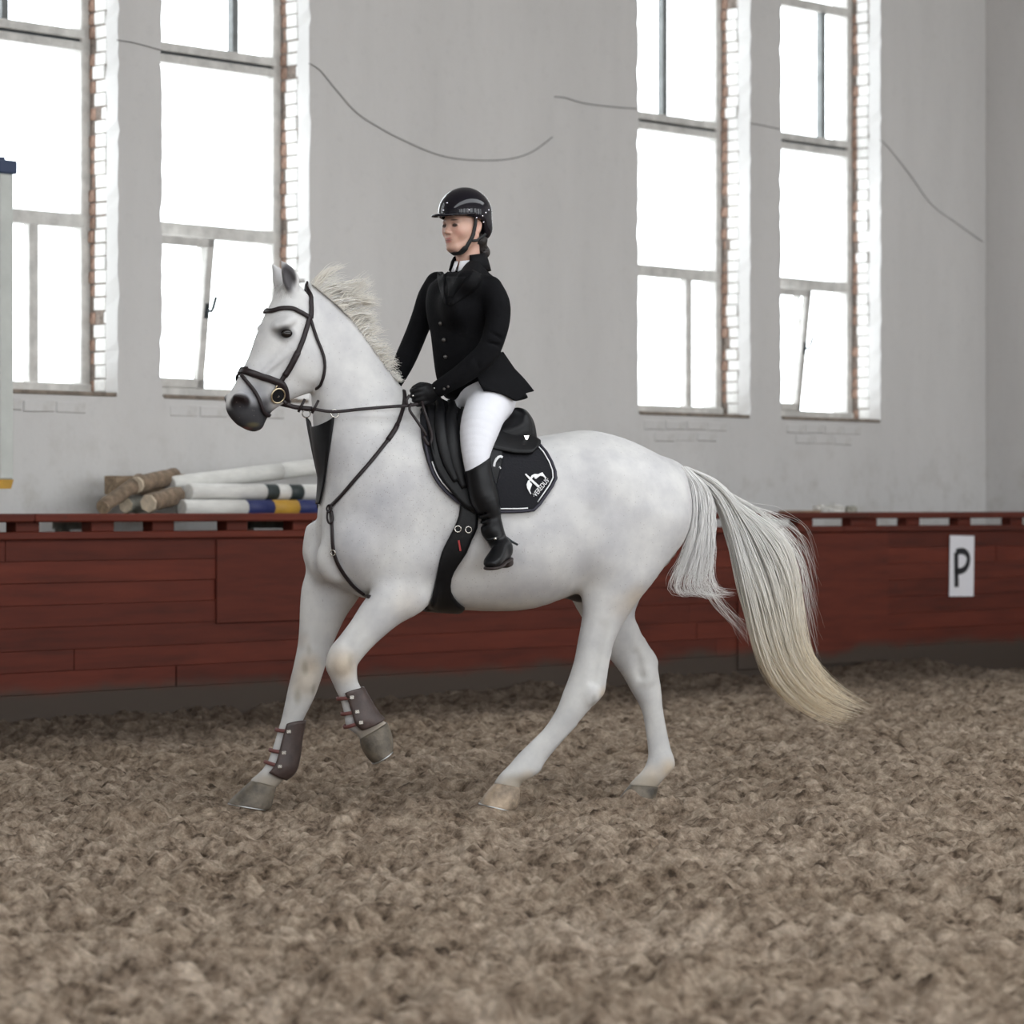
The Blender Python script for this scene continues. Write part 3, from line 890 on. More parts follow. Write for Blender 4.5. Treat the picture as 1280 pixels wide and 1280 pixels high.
def horse_field(h=.0065):
    f = Field((-.86, -.40, 0.0), (1.36, .40, 2.44), h)
    f.loft(pairs(TRUNK, 0), k=.0, p=2.25, egg=-.06, cap=.55)
    f.loft(pairs(NECK, 0), k=.06, p=2.0, egg=-.30, cap=.4)
    # shoulder blades, breast, haunches
    for s in (1, -1):
        f.ell(hp(478, 620, 0) + (0, s * .135, 0), (.145, .105, .27), rotm(0, -22, 0), k=.06)
        f.ell(hp(438, 678, 0) + (0, s * .115, 0), (.13, .105, .135), rotm(0, 20, 0), k=.05)      # point of shoulder
        f.ell(hp(415, 700, 0) + (0, s * .075, 0), (.085, .075, .10), None, k=.03)                  # breast muscle
        f.ell(hp(508, 700, 0) + (0, s * .165, 0), (.13, .085, .11), rotm(0, 30, 0), k=.06)         # triceps above the elbow
        f.ell(hp(784, 632, 0) + (0, s * .135, 0), (.20, .125, .17), rotm(0, -20, 0), k=.07)        # haunch
        f.ell(hp(742, 605, 0) + (0, s * .17, 0), (.13, .10, .12), None, k=.07)                     # hip
        f.ell(hp(735, 690, 0) + (0, s * .17, 0), (.10, .10, .13), rotm(0, 15, 0), k=.06)           # stifle
        f.ell(hp(814, 650, 0) + (0, s * .10, 0), (.11, .10, .17), rotm(0, -25, 0), k=.06)          # buttock
    f.ell(hp(528, 522, 0), (.15, .07, .05), rotm(0, 12, 0), k=.08)                                # withers
    f.ell(hp(845, 592, 0), (.10, .05, .045), rotm(0, -30, 0), k=.04)                              # root of the tail
    f.loft(pairs(NEAR_HIND, Y_NH), k=.045, p=2.0)
    f.loft(pairs(FAR_HIND, Y_FH), k=.045, p=2.0)
    f.loft(pairs(FAR_FORE, Y_FF), k=.04, p=2.0)
    f.loft(pairs(NEAR_FORE, Y_NF), k=.04, p=2.0)
    # joint bones and tendons
    def P(px, py, Y, dy=0): return hp(px, py, Y) + (0, dy, 0)
    for (px, py, Y) in ((737, 868, Y_NH), (806, 845, Y_FH)):
        for s in (1, -1): f.ell(P(px, py, Y, s * .034), (.03, .016, .035), None, k=.03)
    for (a, b, Y) in (((752, 862), (763, 815), Y_NH), ((820, 828), (806, 800), Y_FH)):       # Achilles tendon
        f.chain([hp(a[0] - 3, a[1], Y), hp(b[0] - 4, b[1], Y)], [.017, .014], k=.02)
    for (px, py, Y) in ((426, 830, Y_NF), (381, 852, Y_FF)):
        for s in (1, -1): f.ell(P(px, py, Y, s * .036), (.032, .018, .036), None, k=.02)
    f.chain([hp(743, 850, Y_NH + .052), hp(748, 820, Y_NH + .058), hp(755, 785, Y_NH + .075)], [.010, .016, .012], k=.035, sub=True)   # hollow before the Achilles tendon
    f.chain([hp(801, 845, Y_FH + .052), hp(796, 818, Y_FH + .060)], [.010, .012], k=.035, sub=True)
    f.chain([hp(470, 745, Y_NF + .085), hp(448, 785, Y_NF + .062), hp(436, 806, Y_NF + .052)], [.008, .010, .008], k=.035, sub=True)   # forearm muscles
    f.chain([hp(410, 730, Y_FF + .10), hp(398, 775, Y_FF + .07), hp(392, 805, Y_FF + .055)], [.006, .008, .006], k=.025, sub=True)
    for Yq, pts_ in ((Y_NH, ((716, 905), (680, 940))), (Y_FH, ((822, 895), (829, 935)))):                                          # flexor tendons
        f.chain([hp(q_[0], q_[1], Yq) + (0, .010, 0) for q_ in pts_], [.014, .013], k=.012)
    # grooves between muscles
    f.chain([hp(742, 640, .33), hp(730, 690, .325), hp(722, 730, .27)], [.022, .03, .02], k=.05, sub=True)     # flank fold
    f.chain([hp(535, 640, .34), hp(538, 690, .32), hp(540, 740, .26)], [.012, .02, .02], k=.04, sub=True)      # behind the shoulder
    f.chain([hp(428, 560, .20), hp(420, 610, .23), hp(416, 660, .24)], [.015, .02, .018], k=.04, sub=True)    # jugular groove
    f.chain([hp(428, 640, .02), hp(434, 700, .02), hp(440, 740, .02)], [.012, .016, .012], k=.03, sub=True)    # between the breast muscles
    f.chain([hp(398, 650, .015), hp(404, 690, .0), hp(412, 725, 0)], [.012, .018, .014], k=.03, sub=True)
    # sheath
    f.ell(hp(722, 738, 0), (.075, .045, .05), rotm(0, -25, 0), k=.04)
    # ---- head
    st = [(hd(r[0], r[1]), hd(r[2], r[3]), r[4], HSIDE) for r in HEAD]
    f.loft(st, k=.035, p=2.3, egg=-.02, cap=.5)
    Rh = rotm(0, 0, HEAD_YAW)
    def axis(a, b): 
        e = np.array(b) - np.array(a); return e / np.linalg.norm(e)
    for s in (1, -1):
        f.ell(hs(387, 452, .062, s), (.088, .034, .085), Rh, k=.03)                  # jowl
        f.ell(hs(355, 404, .076, s), (.058, .036, .030), Rh @ rotm(0, 25, 0), k=.02)  # brow over the eye
        f.ell(hs(362, 421, .078, s), (.040, .026, .030), Rh, k=.02)                  # eyeball bulge
        f.chain([hs(362, 434, .084, s), hs(347, 450, .078, s), hs(330, 466, .062, s)], [.014, .013, .006], k=.025)     # facial crest
        f.ell(hs(343, 392, .10, s), (.045, .018, .03), Rh, k=.03, sub=True)          # hollow of the temple
        f.ell(hs(358, 417, .108, s), (.030, .016, .018), Rh @ rotm(0, 15, 0), k=.010, sub=True)      # socket
        f.ell(hs(301, 499, .045, s), (.040, .024, .032), Rh, k=.015)                 # nostril rim
        f.ell(hs(299, 505, .066, s), (.040, .024, .024), Rh @ rotm(0, -20, 0), k=.008, sub=True)
        f.ell(hs(318, 485, .066, s), (.05, .018, .03), Rh @ rotm(0, -50, 0), k=.03, sub=True)      # hollow beside the nose
        f.chain([hs(334, 512, .057, s), hs(322, 522, .058, s), hs(304, 528, .052, s), hs(290, 528, .03, s)], [.006, .008, .008, .006], k=.008, sub=True)  # mouth
    f.ell(hd(318, 531, 0), (.042, .036, .03), Rh, k=.02)                             # chin
    # ears
    for s, tip, base in ((1, (351, 326), (366, 364)), (-1, (353, 328), (366, 364))):
        b = hs(base[0], base[1], .048, s); t = hs(tip[0], tip[1], .052, s)
        e = axis(b, t); sd = np.cross(e, np.array(HSIDE)); sd /= np.linalg.norm(sd); nn = np.cross(e, sd)
        L = np.linalg.norm(t - b)
        rows = []
        for q, w_ in ((-.15, .022), (.05, .032), (.3, .038), (.55, .033), (.8, .018), (1.0, .004)):
            c = b + e * L * q + sd * (.012 * math.sin(q * 3))
            rows.append((c - sd * w_, c + sd * w_, w_ * .62 + .002, HSIDE))
        f.loft(rows, k=.012, p=2.0, cap=.6)
        cc = b + e * L * .42 + np.array(HSIDE) * (s * .026) - sd * .002
        m = np.stack([sd, np.array(HSIDE), e], 1)
        f.ell(cc, (.024, .020, L * .45), m, k=.005, sub=True)
    return f

def coat_mat():
    m, nt, b = new_mat('grey_horse_coat')
    tc = nd(nt, 'ShaderNodeTexCoord')
    at = nd(nt, 'ShaderNodeVertexColor'); at.layer_name = 'tint'
    n1 = nd(nt, 'ShaderNodeTexNoise', i_Scale=6.5, i_Detail=6.0, i_Roughness=.62)
    nt.links.new(tc.outputs['Object'], n1.inputs['Vector'])
    r1 = ramp(nt, [(.32, (.78, .78, .81)), (.62, (1, 1, 1))]); nt.links.new(n1.outputs['Fac'], r1.inputs[0])
    c = mixrgb(nt, 1.0, at.outputs['Color'], r1.outputs[0], 'MULTIPLY')
    # flea-bitten speckles, their density carried in the tint's alpha
    vo = nd(nt, 'ShaderNodeTexVoronoi', i_Scale=130.0, i_Randomness=1.0)
    nt.links.new(tc.outputs['Object'], vo.inputs['Vector'])
    rs = ramp(nt, [(.14, (1, 1, 1)), (.30, (0, 0, 0))]); nt.links.new(vo.outputs['Distance'], rs.inputs[0])
    sep = nd(nt, 'ShaderNodeSeparateColor'); nt.links.new(vo.outputs['Color'], sep.inputs[0])
    gt = nd(nt, 'ShaderNodeMath', operation='LESS_THAN'); nt.links.new(sep.outputs[0], gt.inputs[0]); nt.links.new(at.outputs['Alpha'], gt.inputs[1])
    mu = nd(nt, 'ShaderNodeMath', operation='MULTIPLY'); nt.links.new(rs.outputs[0], mu.inputs[0]); nt.links.new(gt.outputs[0], mu.inputs[1])
    mu2 = nd(nt, 'ShaderNodeMath', operation='MULTIPLY'); nt.links.new(mu.outputs[0], mu2.inputs[0]); mu2.inputs[1].default_value = .6
    c = mixrgb(nt, mu2.outputs[0], c, (.20, .16, .14))
    nt.links.new(c, b.inputs['Base Color'])
    b.inputs['Roughness'].default_value = .5; b.inputs['Specular IOR Level'].default_value = .25
    n2 = nd(nt, 'ShaderNodeTexNoise', i_Scale=160.0, i_Detail=2.0)
    nt.links.new(tc.outputs['Object'], n2.inputs['Vector'])
    bp = nd(nt, 'ShaderNodeBump', i_Strength=.08, i_Distance=.005); nt.links.new(n2.outputs['Fac'], bp.inputs['Height']); nt.links.new(bp.outputs[0], b.inputs['Normal'])
    return m

def paint(V, col, c, r, tint, amt=1.0, soft=.6):
    d = np.sqrt((((V - np.array(c, np.float32)) / np.array(r, np.float32)) ** 2).sum(1))
    w = (1 - smoothstep(1 - soft, 1.0, d)) * amt
    col[:, :3] = col[:, :3] * (1 - w[:, None]) + np.array(tint, np.float32) * w[:, None]

def build_horse():
    root = bpy.data.objects.new('horse', None); link(root)
    root.location = H_LOC; root.rotation_euler = (0, 0, H_ROT)
    tag(root, 'white grey horse cantering left with a flowing tail', 'horse')
    f = horse_field()
    V, Fc = f.mesh(smooth=2)
    wt = (smoothstep(.62, .95, V[:, 2]) * (1 - smoothstep(1.62, 1.85, V[:, 2])))[:, None]
    for _ in range(10): V = V * (1 - wt) + relax(V, Fc, .8) * wt
    V = V.astype(np.float32)
    col = np.ones((len(V), 4), np.float32); col[:, :3] = (.61, .60, .59)
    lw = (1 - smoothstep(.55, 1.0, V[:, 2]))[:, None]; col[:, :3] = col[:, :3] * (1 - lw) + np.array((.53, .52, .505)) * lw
    # speckle density: neck, shoulder, flank
    dens = .06 + .32 * np.exp(-(((V[:, 0] - .50) / .34) ** 2 + ((V[:, 2] - 1.35) / .32) ** 2)) + .06 * np.exp(-(((V[:, 0] - .0) / .4) ** 2 + ((V[:, 2] - 1.1) / .2) ** 2))
    col[:, 3] = np.where(V[:, 2] > .85, dens, 0)
    grey = (.50, .50, .53)
    def P(px, py, Y): return hp(px, py, Y)
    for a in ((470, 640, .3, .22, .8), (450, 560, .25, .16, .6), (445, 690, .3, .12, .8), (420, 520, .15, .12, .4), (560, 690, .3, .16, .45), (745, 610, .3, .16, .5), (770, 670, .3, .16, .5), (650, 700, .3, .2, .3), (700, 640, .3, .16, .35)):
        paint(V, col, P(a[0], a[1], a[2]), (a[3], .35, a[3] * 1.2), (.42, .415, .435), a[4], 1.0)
    tan = (.50, .41, .31)
    for Y, s in ((Y_NF, (428, 832, .07, .75)), (Y_FF, (383, 850, .08, .5)), (Y_FF, (388, 830, .05, .5)), (Y_NH, (756, 868, .035, .6)), (Y_NH, (790, 742, .06, .55)), (Y_NH, (775, 755, .07, .4)),
                 (Y_NF, (505, 752, .07, .3)), (Y_NH, (660, 974, .04, .5)), (Y_FH, (836, 962, .05, .7)), (Y_FH, (815, 970, .05, .5)), (Y_NF, (474, 905, .06, .5)), (Y_FF, (375, 800, .04, .25))):
        paint(V, col, P(s[0], s[1], Y + .03), (s[2] * 1.5, .12, s[2] * 1.5), tan, min(1, s[3] * 1.25), .9)
    paint(V, col, P(600, 755, 0), (.5, .4, .06), (.66, .63, .57), .6, 1.0)
    for (Y, x, y) in ((Y_NH, 640, 972), (Y_FH, 806, 972), (Y_FF, 336, 970), (Y_NF, 466, 905)):
        paint(V, col, P(x, y + 10, Y), (.12, .12, .07), (.27, .225, .17), .85, .6)
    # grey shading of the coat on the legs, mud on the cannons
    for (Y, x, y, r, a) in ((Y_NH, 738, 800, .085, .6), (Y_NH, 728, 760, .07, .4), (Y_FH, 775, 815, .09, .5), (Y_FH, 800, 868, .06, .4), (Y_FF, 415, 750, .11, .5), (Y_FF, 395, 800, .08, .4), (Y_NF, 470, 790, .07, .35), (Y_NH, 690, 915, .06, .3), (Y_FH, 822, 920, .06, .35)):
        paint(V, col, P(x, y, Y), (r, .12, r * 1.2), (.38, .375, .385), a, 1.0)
    for (Y, x, y, r, a) in ((Y_FF, 381, 835, .03, .7), (Y_FF, 372, 870, .035, .6), (Y_FF, 392, 862, .025, .5), (Y_FF, 386, 812, .025, .4), (Y_NF, 437, 826, .03, .5), (Y_NH, 742, 875, .03, .4)):
        paint(V, col, P(x, y, Y + .04), (r * .7, .06, r * 1.6), (.26, .23, .18), a, .9)
    # grey skin of the inner legs and sheath
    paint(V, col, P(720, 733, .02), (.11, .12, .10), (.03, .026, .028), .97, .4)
    # head: dark muzzle, nostrils, eye rims, inner ears
    for s in (1, -1):
        paint(V, col, hs(335, 460, .08, s), (.10, .08, .11), (.52, .52, .54), .6, 1.0)
        paint(V, col, hs(320, 492, .06, s), (.11, .07, .10), (.24, .245, .26), .9, .9)
        paint(V, col, hs(332, 505, .06, s), (.05, .06, .05), (.05, .045, .05), .9, .8)
        paint(V, col, hs(356, 416, .10, s), (.062, .07, .046), (.03, .028, .03), .95, .75)
        paint(V, col, hs(299, 504, .06, s), (.072, .05, .048), (.016, .010, .010), 1.0, .35)
        paint(V, col, hs(361, 347, .070, s), (.046, .030, .085), (.045, .04, .045), .95, .4)
    paint(V, col, hd(308, 530, 0), (.19, .18, .112), (.024, .023, .026), .98, .38)
    paint(V, col, hs(316, 531, .03), (.04, .06, .016), (.17, .14, .06), .5, .9)
    paint(V, col, hs(305, 536, .03), (.05, .06, .014), (.32, .12, .09), .7, .9)
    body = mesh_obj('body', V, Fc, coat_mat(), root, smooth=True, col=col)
    # eyes
    em = simple('dark_eye', (.012, .009, .008), .12, spec=.4)
    for s in (1, -1):
        MB().ball(tuple(hs(358.5, 417, .092, s)), (.026, .017, .0195), 16, 10, Matrix.Rotation(math.radians(HEAD_YAW), 3, 'Z')).build('eye', em, root, True)
    # hooves
    hm = {'dark': simple('dark_hoof_horn', (.105, .086, .064), .6, noise=.6, scale=16, bump=.3, bscale=40),
          'pale': simple('pale_hoof_horn', (.27, .205, .145), .6, noise=.65, scale=14, bump=.3, bscale=40)}
    shoe = simple('steel_shoe', (.45, .45, .45), .35, metal=1.0)
    def hoof(rows, Y, kind):
        a = [hp(r[0], r[1], Y) for r in rows] + [hp(r[2], r[3], Y) for r in rows]; lo = np.min(a, axis=0) - .03; hi = np.max(a, axis=0) + .03
        ff = Field((lo[0], Y - .085, max(lo[2], -.01)), (hi[0], Y + .085, hi[2]), .004)
        st = [(hp(r[0], r[1], Y), hp(r[2], r[3], Y), r[4]) for r in rows]
        ff.loft(st, k=0, p=2.2, n=3, cap=.12)
        v, q = ff.mesh(1)
        o = mesh_obj('hoof', v, q, hm[kind], root, smooth=True)
        # iron shoe rim on the sole
        A, B, b = st[-1]; c = (A + B) / 2; u = (A - B) / 2; pts = []
        nrm = np.cross(u, (0, 1, 0)); nrm /= np.linalg.norm(nrm)
        if np.dot(nrm, c - (st[0][0] + st[0][1]) / 2) < 0: nrm = -nrm
        for k in range(17):
            an = math.radians(-140 + 280 * k / 16)
            pts.append(c + u * .93 * math.cos(an) + np.array((0, b * .93 * math.sin(an), 0)) + nrm * .002)
        MB().tube(pts, .0055, 6, flat=(.8, 1.5), up=tuple(nrm)).build('horseshoe', shoe, o, True)
    hoof([(314, 976, 345, 984, .046), (303, 986, 342, 995, .055), (290, 998, 339, 1008, .062), (285, 1004, 336, 1012, .064)], Y_FF, 'dark')
    hoof([(619, 979, 649, 985, .045), (610, 989, 649, 998, .055), (602, 1000, 645, 1010, .060), (599, 1004, 640, 1014, .062)], Y_NH, 'pale')
    hoof([(788, 981, 822, 984, .045), (781, 990, 820, 992, .053), (775, 998, 817, 1000, .058), (774, 1001, 816, 1002, .06)], Y_FH, 'dark')
    hoof([(450, 923, 484, 903, .046), (452, 935, 489, 916, .053), (460, 948, 491, 930, .058), (466, 954, 490, 937, .06)], Y_NF, 'dark')
    return root, body, V, Fc

# ------------------------------------------------------------------ fitting things to the horse's skin
from mathutils.bvhtree import BVHTree
CAM_L = Vector((_s * H_DEPTH, _c * H_DEPTH, CAM_H))      # camera in the horse's frame
def make_bvh(V, Fc): return BVHTree.FromPolygons([tuple(map(float, v)) for v in V], [tuple(map(int, q)) for q in Fc])

def cast(bvh, px, py, off=0.0, fallback_Y=0.0):
    """skin point seen at that spot of the photograph, lifted by off along the skin's normal -> point, normal"""
    t = Vector(hp(px, py, 0)); d = (t - CAM_L).normalized()
    loc, nor, idx, dist = bvh.ray_cast(CAM_L, d)
    if loc is None:
        loc, nor, idx, dist = bvh.find_nearest(Vector(hp(px, py, fallback_Y)))
    if nor.dot(d) > 0: nor = -nor
    return loc + nor * off, nor

def snap(bvh, p, off):
    loc, nor, idx, dist = bvh.find_nearest(Vector(p))
    return loc + nor * off, nor

def push_out(bvh, p, off):
    """move p outside the skin by at least off"""
    p = Vector(p); loc, nor, idx, dist = bvh.find_nearest(p)
    d = (p - loc).dot(nor)
    return loc + nor * off if d < off else p

def mirror_head(p):
    sd_ = Vector(HSIDE); o = Vector(POLL)
    return Vector(p) - 2 * (Vector(p) - o).dot(sd_) * sd_

def skin_strap(mb, bvh, px, width, thick, off, mirror=None, mid=None, n=5):
    """strap following the skin through photo spots; mirror='head'/'body' carries it on to the far side through mid points"""
    P = catmull(px, n); pts = []; nor = []
    for q in P:
        a, b = cast(bvh, q[0], q[1], 0); pts.append(a); nor.append(b)
    if mirror:
        far = [mirror_head(p) if mirror == 'head' else Vector((p.x, -p.y, p.z)) for p in pts]
        mids = []
        for m in (mid or []):
            mids.append(Vector(m))
        seq = pts + mids + far[::-1]
        S = catmull([tuple(p) for p in seq], 2)
        pts = []; nor = []
        for q in S:
            a, b = snap(bvh, q, 0); pts.append(a); nor.append(b)
    # even out and lift
    pts = [Vector(p) for p in pts]; nor = [Vector(q) for q in nor]
    for _ in range(3):
        pts = [pts[0]] + [(pts[i - 1] + pts[i] * 2 + pts[i + 1]) / 4 for i in range(1, len(pts) - 1)] + [pts[-1]]
        nor = [nor[0]] + [(nor[i - 1] + nor[i] * 2 + nor[i + 1]).normalized() for i in range(1, len(nor) - 1)] + [nor[-1]]
    pts = [p + q * off for p, q in zip(pts, nor)]
    mb.strap(pts, nor, width, thick)
    return pts, nor

def sheet(cols, name, mat, parent, origin, thick, smooth=True):
    """grid of points (list of columns) as a solid sheet"""
    nc, nr = len(cols), len(cols[0])
    v = [tuple(Vector(p) - Vector(origin)) for c in cols for p in c]
    f = [(i * nr + j, i * nr + j + 1, (i + 1) * nr + j + 1, (i + 1) * nr + j) for i in range(nc - 1) for j in range(nr - 1)]
    o = mesh_obj(name, v, f, mat, parent, smooth)
    bm = bmesh.new(); bm.from_mesh(o.data); bmesh.ops.recalc_face_normals(bm, faces=bm.faces[:]); bm.to_mesh(o.data); bm.free()
    m = o.modifiers.new('thickness', 'SOLIDIFY'); m.thickness = thick; m.offset = 0
    return o

M_LEATHER = simple('dark_brown_leather', (.016, .010, .011), .42, noise=.3, scale=60, spec=.3)
M_BLACKL = simple('black_leather', (.006, .006, .007), .42, noise=.3, scale=40, bump=.1, bscale=200, spec=.22)
M_PADCLOTH = simple('black_quilted_cloth', (.009, .009, .012), .8, bump=.3, bscale=120, spec=.2, sheen=.08)
M_NAVY = simple('navy_binding', (.012, .010, .022), .6)
M_WHITE_TRIM = simple('white_piping', (.75, .75, .76), .5)
M_STEEL = simple('polished_steel', (.62, .60, .56), .25, metal=1.0)
M_BRASS = simple('brass', (.65, .55, .38), .3, metal=1.0)
M_BROWNBOOT = simple('brown_boot_shell', (.050, .032, .028), .5, noise=.35, scale=25, bump=.15)
M_BOOTSTRAP = simple('reddish_elastic', (.13, .045, .04), .6)

def build_bridle(bvh):
    org = POLL
    b = hthing('bridle', org)
    tag(b, 'dark brown leather bridle with crossed noseband on the white horse head', 'bridle')
    U = lambda px, py, dy=0.0: tuple(hd(px, py, dy))
    m = MB(); skin_strap(m, bvh, [(386, 397), (381, 394), (374, 390), (365, 386), (352, 386), (342, 389), (335, 389.5)], .020, .005, .007, 'head', [U(331, 386)])
    m.build('browband', M_LEATHER, b, True, org)
    m = MB(); skin_strap(m, bvh, [(388, 398), (388.5, 388), (388, 378), (387.5, 368), (384, 358)], .022, .004, .006, 'head', [U(378, 347)])
    m.build('headpiece', M_LEATHER, b, True, org)
    near = None
    for s in (1, -1):
        m = MB(); px = [(386.5, 396), (384, 405), (379, 422), (372, 440), (363, 458), (355, 470), (350, 478), (347, 486)]
        P = catmull(px, 4); pts = []; nor = []
        for q in P:
            a, n_ = cast(bvh, q[0], q[1], .008)
            if s < 0:
                a = mirror_head(a); o2 = mirror_head(Vector(POLL) + n_) - Vector(POLL); n_ = o2
            pts.append(a); nor.append(n_)
        m.strap(pts, nor, .022, .005)
        c = m.build('cheekpiece', M_LEATHER, b, True, org)
        k = len(pts) // 3
        MB().ring(pts[4], .009, .0022, nor[4], 12, 5).build('buckle', M_STEEL, c, True, org)
        m2 = MB(); m2.strap(pts[k + 3:k + 12], [n_ for n_ in nor[k + 3:k + 12]], .027, .009); m2.build('keeper', M_LEATHER, c, True, org)
    m = MB(); skin_strap(m, bvh, [(357, 498), (356, 488), (352, 480), (344, 476.5), (333, 472.5), (322, 469), (311, 465.5), (302, 463)], .030, .006, .008, 'head', [U(297, 466)])
    m.build('noseband', M_LEATHER, b, True, org)
    m = MB(); skin_strap(m, bvh, [(357, 497), (360, 501)], .020, .005, .008, 'head', [U(362, 502)])
    m.build('jaw_strap', M_LEATHER, b, True, org)
    m = MB(); skin_strap(m, bvh, [(303, 470), (309, 478), (316, 487), (322, 497), (326, 507), (329, 515), (334, 519)], .016, .005, .008, 'head', [U(338, 517)])
    m.build('flash_strap', M_LEATHER, b, True, org)
    m = MB(); skin_strap(m, bvh, [(387, 399), (391, 411), (396, 425), (401, 437), (404.5, 448), (405.5, 460), (404, 472), (401, 482)], .013, .004, .007, 'head', [U(394, 488)])
    m.build('throatlatch', M_LEATHER, b, True, org)
    rings = []
    for s in (1, -1):
        p, n_ = cast(bvh, 346, 494, .012)
        if s < 0: p = mirror_head(p); n_ = mirror_head(Vector(POLL) + n_) - Vector(POLL)
        rings.append(p)
        MB().tube([p - n_ * .006, p + n_ * .001], .029, 20).build('bit_guard', M_BLACKL, b, False, org)
        r = MB().ring(p, .031, .0038, n_, 28, 8).build('bit_ring', M_BRASS, b, True, org)
        up = Vector((0, 0, 1)); MB().ring(p + up * .034 + n_ * .003, .012, .003, n_, 16, 6).build('hanger_loop', M_BRASS, r, True, org)
    m = MB(); m.tube([rings[0], (rings[0] + rings[1]) / 2 + Vector((-.01, 0, -.008)), rings[1]], .007, 8); m.build('bit_mouthpiece', M_STEEL, b, True, org)
    return b, rings

HAND_N = Vector(hp(520, 503, .165)); HAND_F = Vector(hp(497, 492, -.13))
def build_reins(bvh, rings):
    org = HAND_N
    r = hthing('reins', org)
    tag(r, 'thin dark leather reins running from the bit ring to the rider gloves', 'reins')
    m = MB()
    a = rings[0] + Vector((-.02, .008, -.02))
    pts = [a, Vector(hp(365, 508, .115)), Vector(hp(390, 511, .13)), Vector(hp(416, 514.5, .15)), Vector(hp(450, 511.5, .17)), Vector(hp(485, 508.5, .175)), Vector(hp(517, 506, .17)), Vector(hp(531, 501, .15))]
    S = [Vector(q) for q in catmull([tuple(p) for p in pts], 6)]
    S = [push_out(bvh, p, .010) for p in S]
    m.strap(S, [Vector((0, 1, .25))] * len(S), .014, .003)
    nr = m.build('near_rein', M_LEATHER, r, True, org)
    m = MB(); m.strap(S[3:13], [Vector((0, 1, .25))] * 10, .020, .006); m.build('rein_sleeve', M_LEATHER, nr, True, org)
    for px, py in ((375, 508.5), (392, 510)):
        c = Vector(hp(px, py, .13)); m = MB()
        m.tube([c + Vector((-.018, .012, .032)), c + Vector((.010, .012, -.022))], .006, 6); m.build('rein_stop', M_LEATHER, nr, True, org)
    m = MB()
    a = rings[1] + Vector((-.02, -.008, -.02))
    pts = [a, Vector(hp(384, 512, -.13)), Vector(hp(420, 510, -.17)), Vector(hp(470, 502, -.17)), HAND_F + Vector((.01, 0, 0))]
    S2 = [push_out(bvh, Vector(q), .012) for q in catmull([tuple(p) for p in pts], 6)]
    m.strap(S2, [Vector((0, -1, .25))] * len(S2), .014, .003); m.build('far_rein', M_LEATHER, r, True, org)
    # slack hanging from the hands over the pommel to the shoulder
    for rows in ([(514, 504, .17), (512, 512, .19), (519, 523, .20), (528, 536, .215), (533, 545, .215)],
                 [(527, 500, .17), (530, 512, .20), (536, 530, .22), (540, 546, .23), (536, 556, .235), (529, 545, .22)],
                 [(512, 494, .165), (508.5, 500, .17), (509, 506, .175)]):
        m = MB(); S3 = [push_out(bvh, Vector(q), .012) for q in catmull([tuple(hp(*q)) for q in rows], 6)]
        m.strap(S3, [Vector((.2, 1, .1))] * len(S3), .012, .003); m.build('rein_slack', M_LEATHER, r, True, org)
    return r

